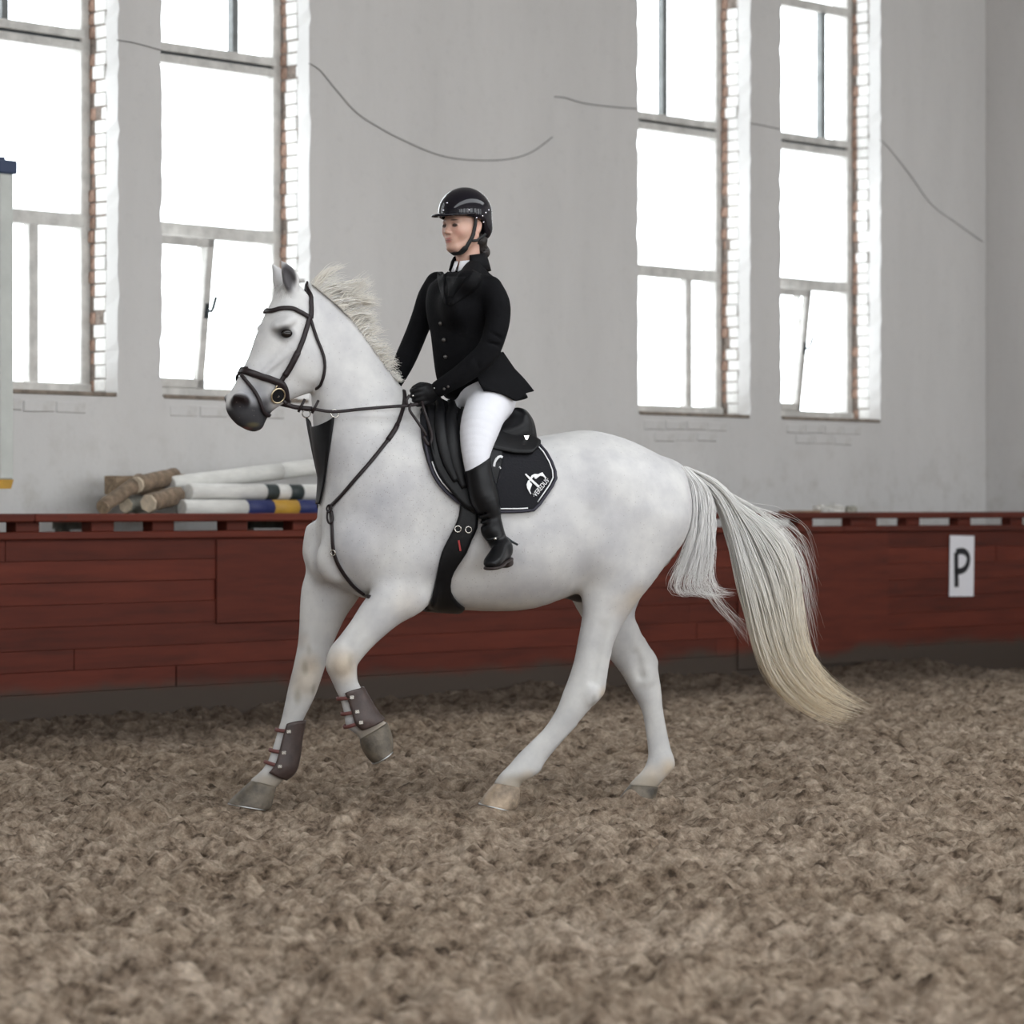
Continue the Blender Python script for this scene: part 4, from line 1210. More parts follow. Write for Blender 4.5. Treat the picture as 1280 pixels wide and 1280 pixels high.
def build_breastplate(bvh):
    org = Vector(hp(414, 634, .02))
    b = hthing('breastplate', org)
    tag(b, 'black leather breastplate with a bib between the reins across the horse chest', 'harness')
    # bib between the reins
    rows = [(521, 382.5, 418, .115), (528, 383.5, 417.5, .11), (540, 385.5, 416.5, .10), (555, 388.5, 415.5, .09), (572, 392, 414.5, .075), (590, 396, 413.5, .06), (608, 401.5, 413.5, .045), (622, 406, 414, .032), (632, 409.5, 415, .022)]
    R9 = catmull(rows, 3); nx = 13; cols = []
    for i in range(nx):
        t = i / (nx - 1); c = []
        for j, r in enumerate(R9):
            dip = 12 * math.sin(math.pi * t) * max(0, 1 - j / 9)
            Yv = -r[3] + 2 * r[3] * t
            p = Vector(hp(r[1] + (r[2] - r[1]) * t, r[0] + dip, Yv))
            c.append(push_out(bvh, p, .012))
        cols.append(c)
    for _ in range(2):
        for i in range(1, nx - 1):
            for j in range(len(R9)):
                cols[i][j] = (cols[i - 1][j] + cols[i][j] * 2 + cols[i + 1][j]) / 4
    sheet(cols, 'bib', M_BLACKL, b, org, .006)
    for c, ax_ in ((cols[-1][0], (0, 1, .3)), (cols[0][0], (.3, 1, .2))):
        MB().ring(c + Vector((0, .004, .014)), .017, .003, ax_, 20, 6).build('rein_ring', M_STEEL, b, True, org)
    # neck straps
    px = [(503.5, 489), (505, 497), (503, 512), (498, 528), (491, 543), (478, 560), (462, 580), (446, 598), (431, 616), (420, 628), (414, 634)]
    for s in (1, -1):
        m = MB(); P = catmull(px, 4); pts = []; nor = []
        for q in P:
            a, n_ = cast(bvh, q[0], q[1], .008)
            if s < 0: a = Vector((a.x, -a.y, a.z)); n_ = Vector((n_.x, -n_.y, n_.z))
            pts.append(a); nor.append(n_)
        for _ in range(4):
            pts = [pts[0]] + [(pts[i - 1] + pts[i] * 2 + pts[i + 1]) / 4 for i in range(1, len(pts) - 1)] + [pts[-1]]
        m.strap(pts, nor, .017, .004); st = m.build('neck_strap', M_LEATHER, b, True, org)
        m = MB(); m.strap(pts[13:19], nor[13:19], .022, .008); m.build('strap_keeper', M_LEATHER, st, True, org)
    m = MB(); skin_strap(m, bvh, [(414, 632), (415.5, 645), (416.5, 660), (417, 675), (418.5, 690), (423, 704), (431, 718), (443, 732), (456, 742), (463, 747)], .017, .004, .008)
    cs = m.build('chest_strap', M_LEATHER, b, True, org)
    p, n_ = cast(bvh, 414.5, 636, .014); MB().ring(p, .015, .004, n_, 18, 6).build('chest_ring', M_LEATHER, b, True, org)
    p, n_ = cast(bvh, 418.5, 690, .014); MB().ring(p, .012, .0025, n_, 14, 5).build('buckle', M_STEEL, cs, True, org)
    m = MB(); skin_strap(m, bvh, [(413, 638), (412, 648), (414.5, 656), (419, 652), (418, 640)], .008, .003, .014); m.build('strap_loop', M_LEATHER, b, True, org)
    return b

def contour(pts, x):
    P = np.array(pts, float); return float(np.interp(x, P[:, 0], P[:, 1]))

PAD_TOP = [(526, 513), (545, 514), (570, 527), (600, 538), (630, 544), (646, 545), (660, 549), (672, 557), (683, 569), (690, 581), (694, 592), (695.5, 600)]
PAD_BOT = [(526, 524), (527, 545), (529, 560), (533, 577), (539, 593), (547, 606), (558, 618), (571, 629), (584, 636), (600, 640), (627, 641.5), (650, 641), (666, 639.5), (674, 632), (682, 621), (690, 610), (695.5, 601)]
def build_saddle_pad(bvh):
    org = Vector(hp(610, 545, 0))
    b = hthing('saddle_pad', org)
    tag(b, 'black saddle cloth with white piping and a white crest under the saddle', 'saddle pad')
    xs = np.concatenate([np.linspace(526, 534, 6)[:-1], np.linspace(534, 672, 30)[:-1], np.linspace(672, 695.3, 10)])
    nr = 22; near = []
    for x in xs:
        y0, y1 = contour(PAD_TOP, x), contour(PAD_BOT, x); c = []
        for j in range(nr):
            y = y0 + (y1 - y0) * j / (nr - 1)
            if x <= 648 and j == 0:
                p = Vector(hp(x, y, 0)); q, n_ = snap(bvh, p, .013); q.y = 0
            else:
                q, n_ = cast(bvh, x, y, .013)
            c.append(q)
        near.append(c)
    for _ in range(2):
        for i in range(1, len(near) - 1):
            for j in range(1, nr - 1):
                near[i][j] = (near[i][j] * 4 + near[i - 1][j] + near[i + 1][j] + near[i][j - 1] + near[i][j + 1]) / 8
    far = [[Vector((p.x, -p.y, p.z)) for p in c] for c in near]
    n_top = sum(1 for x in xs if x <= 648)
    sheet(near, 'near_panel', M_PADCLOTH, b, org, .014)
    sheet(far, 'far_panel', M_PADCLOTH, b, org, .014)
    # binding along the edge and piping inside it
    edge = [(x, contour(PAD_BOT, x)) for x in np.linspace(527, 571, 14)] + [(x, contour(PAD_BOT, x)) for x in np.linspace(575, 666, 20)] + \
           [(674, 632), (682, 621), (690, 610), (694.5, 601), (694, 592), (690, 581), (683, 569), (672, 557), (660, 549)]
    cx, cy = 610, 575
    def inset(q, d):
        L = math.hypot(cx - q[0], cy - q[1]); return (q[0] + (cx - q[0]) / L * d, q[1] + (cy - q[1]) / L * d)
    for s in (1, -1):
        for nm, d, w_, mt, o_ in (('binding', 1.2, .012, M_NAVY, .022), ('piping', 5.0, .0055, M_WHITE_TRIM, .0225)):
            segs = [edge] if nm == 'binding' else [edge[2:15], edge[15:33], edge[34:]]
            for sg in segs:
                pts = []; nor = []
                for q in sg:
                    e = inset(q, d); a, n_ = cast(bvh, e[0], e[1], o_)
                    pts.append(Vector((a.x, s * a.y, a.z))); nor.append(Vector((n_.x, s * n_.y, n_.z)))
                m = MB(); m.strap(pts, nor, w_, .002); m.build(nm, mt, b, True, org)
    # white crest: two bowed horse-head shapes back to back over a stave, lettering below
    OFF = .0235
    def plate(poly, name='crest_shape'):
        v = []; f = []
        for k, q in enumerate(poly):
            a, n_ = cast(bvh, q[0], q[1], OFF); v.append(a)
        for k, q in enumerate(poly):
            a, n_ = cast(bvh, q[0], q[1], OFF + .003); v.append(a)
        n = len(poly); f = [tuple(range(n)), tuple(range(2 * n - 1, n - 1, -1))] + [(k, (k + 1) % n, n + (k + 1) % n, n + k) for k in range(n)]
        MB().add(v, f).build(name, M_WHITE_TRIM, b, False, org)
    Z = lambda q: (640 + q[0] * 60 / 1280, 580 + q[1] * 60 / 1280)
    plate([Z(q) for q in ((300, 345), (325, 325), (445, 425), (640, 600), (700, 640), (650, 680), (560, 600), (470, 520), (400, 460))], 'crest_stave')
    plate([Z(q) for q in ((430, 450), (480, 370), (560, 335), (650, 345), (720, 315), (770, 295), (800, 345), (835, 385), (880, 440), (855, 455), (790, 400), (710, 380), (650, 420), (600, 460), (560, 445), (540, 400), (500, 440), (460, 490))], 'crest_wing')
    plate([Z(q) for q in ((430, 480), (385, 500), (345, 600), (365, 690), (400, 760), (455, 850), (470, 830), (435, 750), (460, 670), (490, 610), (470, 565), (435, 545), (430, 520), (470, 500))], 'crest_wing')
    cu = bpy.data.curves.new('crest_lettering', 'FONT'); cu.body = '·VEREDUS·'; cu.size = 1; cu.align_x = 'CENTER'; cu.extrude = 0
    to = bpy.data.objects.new('crest_lettering', cu); COL.objects.link(to)
    dg = bpy.context.evaluated_depsgraph_get(); me = bpy.data.meshes.new_from_object(to.evaluated_get(dg))
    bpy.data.objects.remove(to)
    w_ = max(v.co.x for v in me.vertices) - min(v.co.x for v in me.vertices)
    # baseline from lower left to upper right
    x0, y0 = Z((575, 930)); x1, y1 = Z((960, 480)); dx, dy = (x1 - x0), (y1 - y0); L = math.hypot(dx, dy); ux, uy = dx / L, dy / L
    v = []
    for vv in me.vertices:
        t = (vv.co.x / w_ + .5) * L; s_ = vv.co.y * 8.6 - .5
        q = (x0 + ux * t + uy * s_, y0 + uy * t - ux * s_)
        a, n_ = cast(bvh, q[0], q[1], OFF + .001); v.append(tuple(a - org))
    o = mesh_obj('crest_lettering', v, [tuple(p.vertices) for p in me.polygons], M_WHITE_TRIM, b)
    md = o.modifiers.new('thickness', 'SOLIDIFY'); md.thickness = .0015
    return b

FLAP_TOP = [(532, 506), (540, 503), (560, 512), (590, 530), (625, 548)]
FLAP_BOT = [(532, 524), (534, 548), (538, 570), (545, 590), (554, 605), (566, 620), (578, 634), (592, 642), (604, 641), (613, 628), (619, 605), (625, 580)]
def build_saddle(bvh):
    org = Vector(hp(600, 540, 0))
    b = hthing('saddle', org)
    tag(b, 'black leather saddle with a long flap under the rider', 'saddle')
    f = Field(tuple(hp(672, 600, 0) - (0, .26, 0)), tuple(hp(525, 470, 0) + (0, .26, 0)), .006)
    st = [(538, 499, 538, 530, .06), (548, 500, 548, 535, .085), (565, 512, 563, 545, .11), (590, 524, 588, 556, .14), (615, 528, 612, 562, .165), (634, 520, 632, 566, .175), (646, 511, 648, 566, .165), (652, 514, 660, 566, .13)]
    f.loft([(hp(a, c, 0), hp(d, e, 0), w_) for a, c, d, e, w_ in st], k=0, p=2.4, cap=.35)
    f.ell(hp(644, 522, 0), (.035, .15, .04), rotm(0, -20, 0), k=.02)
    v, q = f.mesh(2); mesh_obj('seat', v - np.array(org, np.float32), q, M_BLACKL, b, True)
    xs = np.linspace(532, 625, 26); nr = 18
    for s in (1, -1):
        cols = []
        for x in xs:
            y0, y1 = contour(FLAP_TOP, x), contour(FLAP_BOT, x)
            cols.append([(lambda a: Vector((a.x, s * a.y, a.z)))(cast(bvh, x, y0 + (y1 - y0) * j / (nr - 1), .032)[0]) for j in range(nr)])
        for _ in range(3):
            for i in range(1, len(cols) - 1):
                for j in range(1, nr - 1):
                    cols[i][j] = (cols[i][j] * 4 + cols[i - 1][j] + cols[i + 1][j] + cols[i][j - 1] + cols[i][j + 1]) / 8
        fl = sheet(cols, 'flap', M_BLACKL, b, org, .010)
        # padded knee roll and pleated skirt in front of the thigh
        for px, rad in (([(546, 506), (547, 530), (551, 556), (559, 582), (569, 604)], [.016, .024, .028, .026, .014]),
                        ([(558, 510), (560, 535), (564, 560), (571, 588), (579, 612)], [.018, .030, .036, .030, .014]),
                        ([(570, 516), (573, 545), (577, 575), (582, 600)], [.016, .026, .028, .016])):
            P = catmull(px, 4); R_ = np.interp(np.linspace(0, 1, len(P)), np.linspace(0, 1, len(rad)), rad)
            pts = []
            for a in P:
                p, n_ = cast(bvh, a[0], a[1], .040); pts.append(Vector((p.x, s * p.y, p.z)))
            MB().tube(pts, list(R_), 10, flat=(.45, 1), up=(0, s, 0)).build('knee_roll', M_BLACKL, b, True, org)
        # rear skirt panel
        cols = []
        for x in np.linspace(606, 674, 14):
            y0 = contour([(606, 540), (640, 548), (656, 549), (674, 560)], x); y1 = contour([(606, 566), (640, 573), (662, 574), (674, 563)], x)
            cols.append([(lambda a: Vector((a.x, s * a.y, a.z)))(cast(bvh, x, y0 + (y1 - y0) * j / 7, .036)[0]) for j in range(8)])
        sheet(cols, 'skirt', M_BLACKL, b, org, .012)
        p, n_ = cast(bvh, 655, 559, .045); p.y *= s
        MB().add([p + Vector((-.012, 0, .014)), p + Vector((.012, 0, .012)), p + Vector((0, s * .002, -.014)), p + Vector((0, -s * .006, 0))], [(0, 1, 2), (0, 3, 1), (1, 3, 2), (2, 3, 0)]).build('badge', M_STEEL, b, False, org)
        p, n_ = cast(bvh, 620, 584, .040); p.y *= s
        m = MB(); arc = [p + Vector((-.018 * math.cos(a) - .3 * .03 * math.sin(a), 0, .028 * math.sin(a))) for a in np.linspace(1.0, 5.6, 10)]
        m.strap(arc, [Vector((0, s, 0))] * 10, .011, .002); m.build('emblem', M_WHITE_TRIM, b, False, org)
    # girth with a flared belly guard
    rows = [(628, 575, 600), (645, 573, 597), (660, 567, 596), (675, 559, 589), (690, 551.5, 583), (706, 547, 572), (721, 544, 564), (738, 540, 564), (750, 537, 572), (757, 535, 581)]
    R9 = catmull(rows, 2); near = []
    for r in R9:
        near.append([cast(bvh, r[1] + (r[2] - r[1]) * t, r[0], .014)[0] for t in np.linspace(0, 1, 7)])
    lastX0, lastX1 = near[-1][0].x, near[-1][-1].x
    under = []
    Yl = near[-1][3].y
    for t in np.linspace(.8, -.8, 9):
        row = []
        for k in range(7):
            x = lastX0 + (lastX1 - lastX0) * k / 6
            h = bvh.ray_cast(Vector((x, Yl * t, .3)), Vector((0, 0, 1)))
            row.append(h[0] + Vector((0, 0, -.014)))
        under.append(row)
    far = [[Vector((p.x, -p.y, p.z)) for p in r] for r in near]
    sheet(near + under + far[::-1], 'girth', M_BLACKL, b, org, .010)
    for px, py in ((572, 661), (585, 662)):
        p, n_ = cast(bvh, px, py, .024); MB().ring(p, .013, .003, n_, 16, 6).build('girth_ring', M_STEEL, b, True, org)
    p, n_ = cast(bvh, 574, 681, .022); MB().strap([p + Vector((.004, 0, .022)), p + Vector((-.004, 0, -.022))], [n_, n_], .008, .002).build('red_tag', simple('red_tag', (.35, .03, .03), .6), b, False, org)
    return b

def build_boot(rows, Y, i0, i1, label):
    st = pairs(rows, Y)[i0:i1 + 1]
    R9 = catmull([tuple(s[0]) + tuple(s[1]) + (s[2],) for s in st], 4)
    c0 = (R9[-1][0:3] + R9[-1][3:6]) / 2
    b = hthing('tendon_boot', c0); tag(b, label, 'horse boot', 'brown tendon boots on the forelegs')
    def pt(row, th, g):
        A, B, w_ = row[0:3], row[3:6], row[6]; c = (A + B) / 2; u = (A - B) / 2; a = np.linalg.norm(u)
        return Vector(c + u / a * (a + g) * math.cos(th) + np.array((0, (w_ + g) * math.sin(th), 0)))
    cols = []
    for th in np.radians(np.linspace(62, 298, 25)):
        edge = .5 + .5 * math.cos(th)     # front edge cut lower
        col_ = []
        for j in range(17):
            q = (.16 * edge ** 2 + (1 - .16 * edge ** 2 - .13 * edge ** 2) * j / 16) * (len(R9) - 1); k = min(int(q), len(R9) - 2); fr = q - k
            col_.append(pt(R9[k] * (1 - fr) + R9[k + 1] * fr, th, .010 + .004 * math.sin(math.pi * j / 16)))
        cols.append(col_)
    sh = sheet(cols, 'shell', M_BROWNBOOT, b, c0, .007)
    # fetlock cup
    for fr in (.20, .50, .78):
        k = int(fr * (len(R9) - 1)); pts = []; nor = []
        for th in np.radians(np.linspace(-100, 100, 15)):
            p = pt(R9[k], th, .012); pts.append(p); nor.append(p - Vector((R9[k][0:3] + R9[k][3:6]) / 2))
        m = MB(); m.strap(pts, nor, .016, .003); sp = m.build('strap', M_BOOTSTRAP, b, True, c0)
        p = pt(R9[k], math.radians(80), .017); n_ = Vector((0, 1, 0))
        MB().box(-.010, .010, -.003, .003, -.008, .008, .002, Matrix.Translation(p)).build('clip', M_STEEL, sp, False, c0)
    return b

# ------------------------------------------------------------------ hair
def strands(curves, r0, name, mat, parent, cols=None, origin=None, seed=1):
    """curves: array (n, m, 3); r0: half width of each lock (n,) -> one mesh of slim flat locks with a slightly raised middle"""
    C = np.asarray(curves, np.float32); n, m, _ = C.shape
    rg = np.random.default_rng(seed)
    T = np.gradient(C, axis=1); T /= np.linalg.norm(T, axis=2, keepdims=True) + 1e-9
    nrm = np.array((0, 1, .15), np.float32)[None, None, :] + rg.normal(0, .30, (n, 1, 3)).astype(np.float32)
    U = np.cross(T, nrm); U /= np.linalg.norm(U, axis=2, keepdims=True) + 1e-9
    W = np.cross(U, T)
    tap = np.interp(np.linspace(0, 1, m), [0, .1, .55, 1], [.8, 1, .8, .08])
    R_ = (np.asarray(r0, np.float32)[:, None] * tap[None, :])[:, :, None]
    V = np.stack([C - U * R_, C + W * R_ * .45, C + U * R_, C - W * R_ * .45], 2)
    base = (np.arange(n)[:, None, None] * m + np.arange(m - 1)[None, :, None]) * 4
    k = np.arange(4)[None, None, :]; k2 = (k + 1) % 4
    Fc = np.stack([base + k, base + k2, base + 4 + k2, base + 4 + k], -1).reshape(-1, 4)
    V = V.reshape(-1, 3)
    if origin is not None: V = V - np.array(origin, np.float32)
    col = None
    if cols is not None:
        cc = np.ones((n, m, 4, 4), np.float32); cc[..., :3] = cols[:, :, None, :]; col = cc.reshape(-1, 4)
    return mesh_obj(name, V, Fc, mat, parent, smooth=True, col=col)

def hair_mat(name):
    m, nt, b = new_mat(name)
    at = nd(nt, 'ShaderNodeVertexColor'); at.layer_name = 'tint'
    nt.links.new(at.outputs['Color'], b.inputs['Base Color'])
    b.inputs['Roughness'].default_value = .45; b.inputs['Specular IOR Level'].default_value = .5
    # light passes through thin hair
    tr = nd(nt, 'ShaderNodeBsdfTranslucent'); nt.links.new(at.outputs['Color'], tr.inputs[0])
    mx = nd(nt, 'ShaderNodeMixShader'); mx.inputs[0].default_value = .42
    out = nt.nodes['Material Output']
    nt.links.new(b.outputs[0], mx.inputs[1]); nt.links.new(tr.outputs[0], mx.inputs[2]); nt.links.new(mx.outputs[0], out.inputs[0])
    return m

def guide_set(gs, m):
    """photo-measured guide hairs (px, py, Y) resampled to m points"""
    out = []
    for g in gs:
        P = catmull([tuple(hp(*q)) for q in g], 8)
        L = np.concatenate([[0], np.cumsum(np.linalg.norm(np.diff(P, axis=0), axis=1))]); L /= L[-1]
        out.append(np.stack([np.interp(np.linspace(0, 1, m), L, P[:, j]) for j in range(3)], 1))
    return np.array(out)

def wavy(C, rg, amp, freq=2.0):
    n, m, _ = C.shape; t = np.linspace(0, 1, m)[None, :, None]
    for _ in range(2):
        ph = rg.uniform(0, 6.28, (n, 1, 3)); fr = rg.uniform(.5, 1.5, (n, 1, 3)) * freq * 6.28
        C = C + np.sin(t * fr + ph) * amp * rg.uniform(.2, 1, (n, 1, 3)) * t
    return C

def build_hair(root):
    mat = hair_mat('horse_hair'); rg = np.random.default_rng(21)
    white = np.array((.96, .95, .93)); cream = np.array((.90, .80, .62)); tan = np.array((.70, .55, .35))
    # ---- tail
    m = 22
    G = guide_set([
        [(856, 584, 0), (896, 602, 0), (918, 628, 0), (945, 645, 0), (978, 672, 0), (994, 715, 0), (1000, 765, 0), (1012, 815, 0), (1042, 855, 0), (1086, 883, 0)],
        [(856, 585, 0), (893, 605, 0), (915, 634, 0), (940, 668, 0), (962, 715, 0), (976, 770, 0), (988, 820, 0), (1015, 858, 0), (1050, 880, 0), (1080, 890, 0)],
        [(856, 586, 0), (890, 609, 0), (910, 640, 0), (928, 690, 0), (946, 745, 0), (960, 800, 0), (978, 842, 0), (1005, 872, 0), (1040, 892, 0), (1072, 899, 0)],
        [(856, 587, 0), (886, 613, 0), (903, 645, 0), (918, 700, 0), (932, 760, 0), (944, 810, 0), (962, 850, 0), (990, 880, 0), (1025, 899, 0), (1055, 906, 0)]], m)
    def spread(G, n, ylat, nclump, jit, lens=(.72, 1.0), bias=None):
        k = len(G)
        cw = rg.uniform(0, k - 1, nclump) if bias is None else np.clip(rg.normal(bias, .7, nclump), 0, k - 1)
        cy = rg.uniform(-1, 1, nclump); ci = rg.integers(0, nclump, n)
        w = np.clip(cw[ci] + rg.normal(0, .16, n), 0, k - 1.001); i = w.astype(int); fr = (w - i)[:, None, None]
        C = G[i] * (1 - fr) + G[i + 1] * fr
        t = np.linspace(0, 1, m)
        ramp_ = (np.sin(np.minimum(t * 1.6, 1.0) * math.pi / 2) * (1 - .35 * t))[None, :]
        off = (cy[ci] + rg.normal(0, .18, n))[:, None] * ylat * (.35 + .65 * ramp_)
        C = C.copy(); C[:, :, 1] += off
        C += rg.normal(0, jit, (n, 1, 3)) * (.3 + t[None, :, None])
        ln = rg.uniform(lens[0], lens[1], n); s = ln[:, None] * t[None, :] * (m - 1); i0 = np.minimum(s.astype(int), m - 2); f_ = (s - i0)[:, :, None]
        C = np.take_along_axis(C, i0[:, :, None], 1) * (1 - f_) + np.take_along_axis(C, i0[:, :, None] + 1, 1) * f_
        return C, ci, s / (m - 1)
    C, ci, s = spread(G, 1500, .075, 90, .006, (.6, 1.0))
    C = wavy(C, rg, .011, 1.6)
    tone = rg.uniform(0, 1, 90)[ci][:, None]
    w = np.clip(smoothstep(.25, .95, s) * (.7 + .6 * tone), 0, 1)[:, :, None]
    col = white * (1 - w) + cream * w; w2 = np.clip(smoothstep(.5, 1, s) * (tone - .35) * 1.1, 0, 1)[:, :, None]; col = col * (1 - w2) + tan * w2
    col = col * rg.uniform(.88, 1.05, (len(C), 1, 1))
    allC = [C]; allK = [col]; allR = [rg.uniform(.0012, .0030, len(C))]
    # shorter hair hanging beside the buttock, ends curling
    G2 = guide_set([
        [(850, 583, .04), (863, 608, .05), (864, 640, .07), (858, 672, .08), (848, 700, .08), (838, 720, .08), (834, 733, .08), (842, 741, .08), (856, 739, .08)],
        [(853, 584, .04), (870, 610, .05), (873, 645, .07), (868, 680, .08), (860, 708, .08), (853, 728, .08), (856, 740, .08), (868, 744, .08), (882, 740, .08)],
        [(857, 585, .03), (878, 611, .04), (883, 645, .06), (880, 680, .07), (876, 708, .07), (873, 728, .07), (878, 741, .07), (892, 745, .07), (908, 743, .06)],
        [(861, 586, .03), (886, 613, .04), (893, 645, .05), (893, 680, .06), (892, 705, .06), (892, 722, .06), (897, 735, .06), (908, 741, .06), (922, 742, .05)]], m)
    C, ci, s = spread(G2, 620, .035, 46, .004, (.6, 1.0))
    C = wavy(C, rg, .009, 2.0)
    col = np.tile(white, (len(C), m, 1)) * rg.uniform(.86, 1.06, (len(C), 1, 1)) * np.array((1.0, 1.0, 1.01))
    allC.append(C); allK.append(col); allR.append(rg.uniform(.0010, .0024, len(C)))
    # long wisps linking both and strays
    G3 = guide_set([[(880, 600, .02), (884, 660, .05), (888, 715, .05), (905, 750, .04), (925, 775, .03), (940, 800, .02)],
                    [(872, 595, .02), (876, 660, .06), (872, 715, .06), (890, 752, .05), (915, 772, .03), (935, 786, .02)],
                    [(905, 615, 0), (950, 640, 0), (985, 680, 0), (1003, 720, 0), (1008, 770, 0), (1020, 830, 0)],
                    [(905, 610, 0), (935, 630, 0), (970, 640, 0), (1000, 655, 0), (1012, 680, 0), (1018, 700, 0)]], m)
    for g, n in ((G3[:2], 30), (G3[2:], 60)):
        w = rg.uniform(0, 1, (n, 1, 1)); C = g[0] * (1 - w) + g[1] * w + rg.normal(0, .012, (n, 1, 3)) * np.linspace(0, 1.5, m)[None, :, None]
        C = wavy(C, rg, .016, 1.5); allC.append(C); allK.append(np.tile(white, (n, m, 1))); allR.append(rg.uniform(.0005, .0009, n))
    strands(np.concatenate(allC), np.concatenate(allR), 'tail', mat, root, np.concatenate(allK))
    # ---- mane: blown back off the crest
    m2 = 14
    crest = catmull([(388, 351), (400, 361), (412, 371), (428, 386), (443, 403), (457, 422), (470, 441), (484, 460), (494, 472)], 10)
    n = 1150; t = np.concatenate([rg.uniform(0, .42, 650), rg.uniform(.3, 1, 500)])
    px = np.interp(t, np.linspace(0, 1, len(crest)), crest[:, 0]); py = np.interp(t, np.linspace(0, 1, len(crest)), crest[:, 1])
    C = np.zeros((n, m2, 3)); u = np.linspace(0, 1, m2)
    nc = 48; ct = rg.uniform(0, 1, nc); cl = np.argmin(np.abs(t[:, None] - ct[None, :]) + rg.uniform(0, .10, (n, nc)), axis=1); cr = rg.random((nc, 4))
    for i in range(n):
        a = t[i]; r = cr[cl[i]] * .82 + rg.random(4) * .18
        root_p = hp(px[i], py[i] + 5, 0) + np.array((0, rg.uniform(-.03, .045), 0))
        L = np.interp(a, [0, .15, .35, .55, .8, 1], [.15, .215, .18, .10, .075, .04]) * (.35 + .85 * r[0])
        ang = np.interp(a, [0, .2, .4, .7, 1], [58, 42, 32, 36, 30]) + (r[1] - .5) * 52      # starting elevation above 'backwards'
        bend = np.interp(a, [0, .2, .4, .7, 1], [-78, -50, -30, -50, -70]) + (r[2] - .5) * 80
        th = np.radians(ang + bend * u); stp = L / (m2 - 1)
        x = -np.cumsum(np.cos(th)) * stp; z = np.cumsum(np.sin(th)) * stp
        y = (r[3] - .5) * .10 * u ** 1.3 * L / .2
        C[i, :, 0] = root_p[0] + x - x[0]; C[i, :, 1] = root_p[1] + y; C[i, :, 2] = root_p[2] + z - z[0]
    C = wavy(C, rg, .007, 1.1)
    tone = cr[cl, 0][:, None, None]
    wm = np.clip(.25 + .5 * tone - .3 * u[None, :, None], 0, 1)
    col = (np.array((.98, .97, .95)) * (1 - wm) + np.array((.93, .88, .79)) * wm) * np.ones((n, m2, 1))
    # forelock lying back between the ears
    nf = 140; Cf = np.zeros((nf, m2, 3))
    for i in range(nf):
        r = rg.random(4); rp = hd(372 + 8 * r[0], 349 + 4 * r[1], (r[2] - .5) * .05)
        e = hd(345 + 10 * r[0] - 6 * r[3], 366 + 18 * r[1], (r[2] - .5) * .12)
        mid = hd(352 + 6 * r[0], 352 - 6 * r[3], (r[2] - .5) * .08)
        uu = u[:, None]; Cf[i] = rp * (1 - uu) ** 2 + 2 * mid * uu * (1 - uu) + e * uu ** 2
    colf = np.tile(np.array((.82, .81, .80)), (nf, m2, 1))
    strands(np.concatenate([C, Cf]), np.concatenate([rg.uniform(.0010, .0024, n), np.full(nf, .0014)]), 'mane', mat, root, np.concatenate([col, colf]))

# ------------------------------------------------------------------ the rider (measured in the horse's frame, upper body turned further to the camera)
T_YAW = 29.0
_ta = math.radians(T_YAW)
TS = np.array((-math.sin(_ta), math.cos(_ta), 0)); TF = np.array((math.cos(_ta), math.sin(_ta), 0))
T_ORG = hp(582, 420, 0.0)
def tp(px, py, d=0.0):
    """photo spot on the rider's own middle plane, d metres out to her left"""
    return pl(px, py, T_ORG + d * TS, T_YAW)

TORSO = [(566, 342, 594, 336, .085), (560, 349, 598, 344, .135), (555, 358, 602, 354, .168), (551, 376, 603, 374, .172), (551, 396, 602, 396, .160), (553, 416, 599, 416, .140),
         (554, 434, 599, 434, .132), (557, 452, 606, 452, .142), (562, 470, 620, 470, .165), (568, 484, 632, 486, .182), (575, 494, 640, 498, .190)]
ARM_N = [(612, 361, .155, .056), (621, 379, .19, .056), (622, 400, .215, .053), (617, 422, .235, .050), (609, 440, .24, .050), (594, 455, .235, .049), (576, 469, .22, .044), (560, 479, .20, .039), (549, 485.5, .185, .036)]
ARM_F = [(547, 355, -.15, .054), (537, 372, -.175, .053), (530, 392, -.19, .050), (521, 415, -.20, .047), (514, 432, -.195, .047), (506, 450, -.18, .046), (498, 467, -.155, .041), (491, 480, -.135, .036)]
LEG = [(616, 498, .10, .100), (606, 516, .185, .090), (600, 534, .25, .084), (596, 555, .295, .069), (595, 572, .325, .056), (596, 590, .335, .048)]
SHIN = [(594.5, 566, .325, .060), (597, 585, .335, .056), (600, 600, .340, .056), (605, 620, .345, .060), (610, 636, .350, .050), (613.5, 650, .350, .041), (615, 663, .355, .040)]

def flipy(p): return np.array((p[0], -p[1], p[2]))

def limb(f, rows, k=.02, grow=0.0, mirror=False):
    pts = [hp(r[0], r[1], r[2]) for r in rows]
    if mirror: pts = [flipy(p) for p in pts]
    f.chain(pts, [r[3] + grow for r in rows], k=k, n=3)

HEAD_R = 30.0
HC = hp(579, 284, 0.0)
_ha = math.radians(HEAD_R)
HR = np.array(((math.cos(_ha), -math.sin(_ha), 0), (math.sin(_ha), math.cos(_ha), 0), (0, 0, 1)))
def hl(v): return (np.asarray(v) @ HR.T) + HC       # head's own axes (x forward, y left, z up) -> horse frame

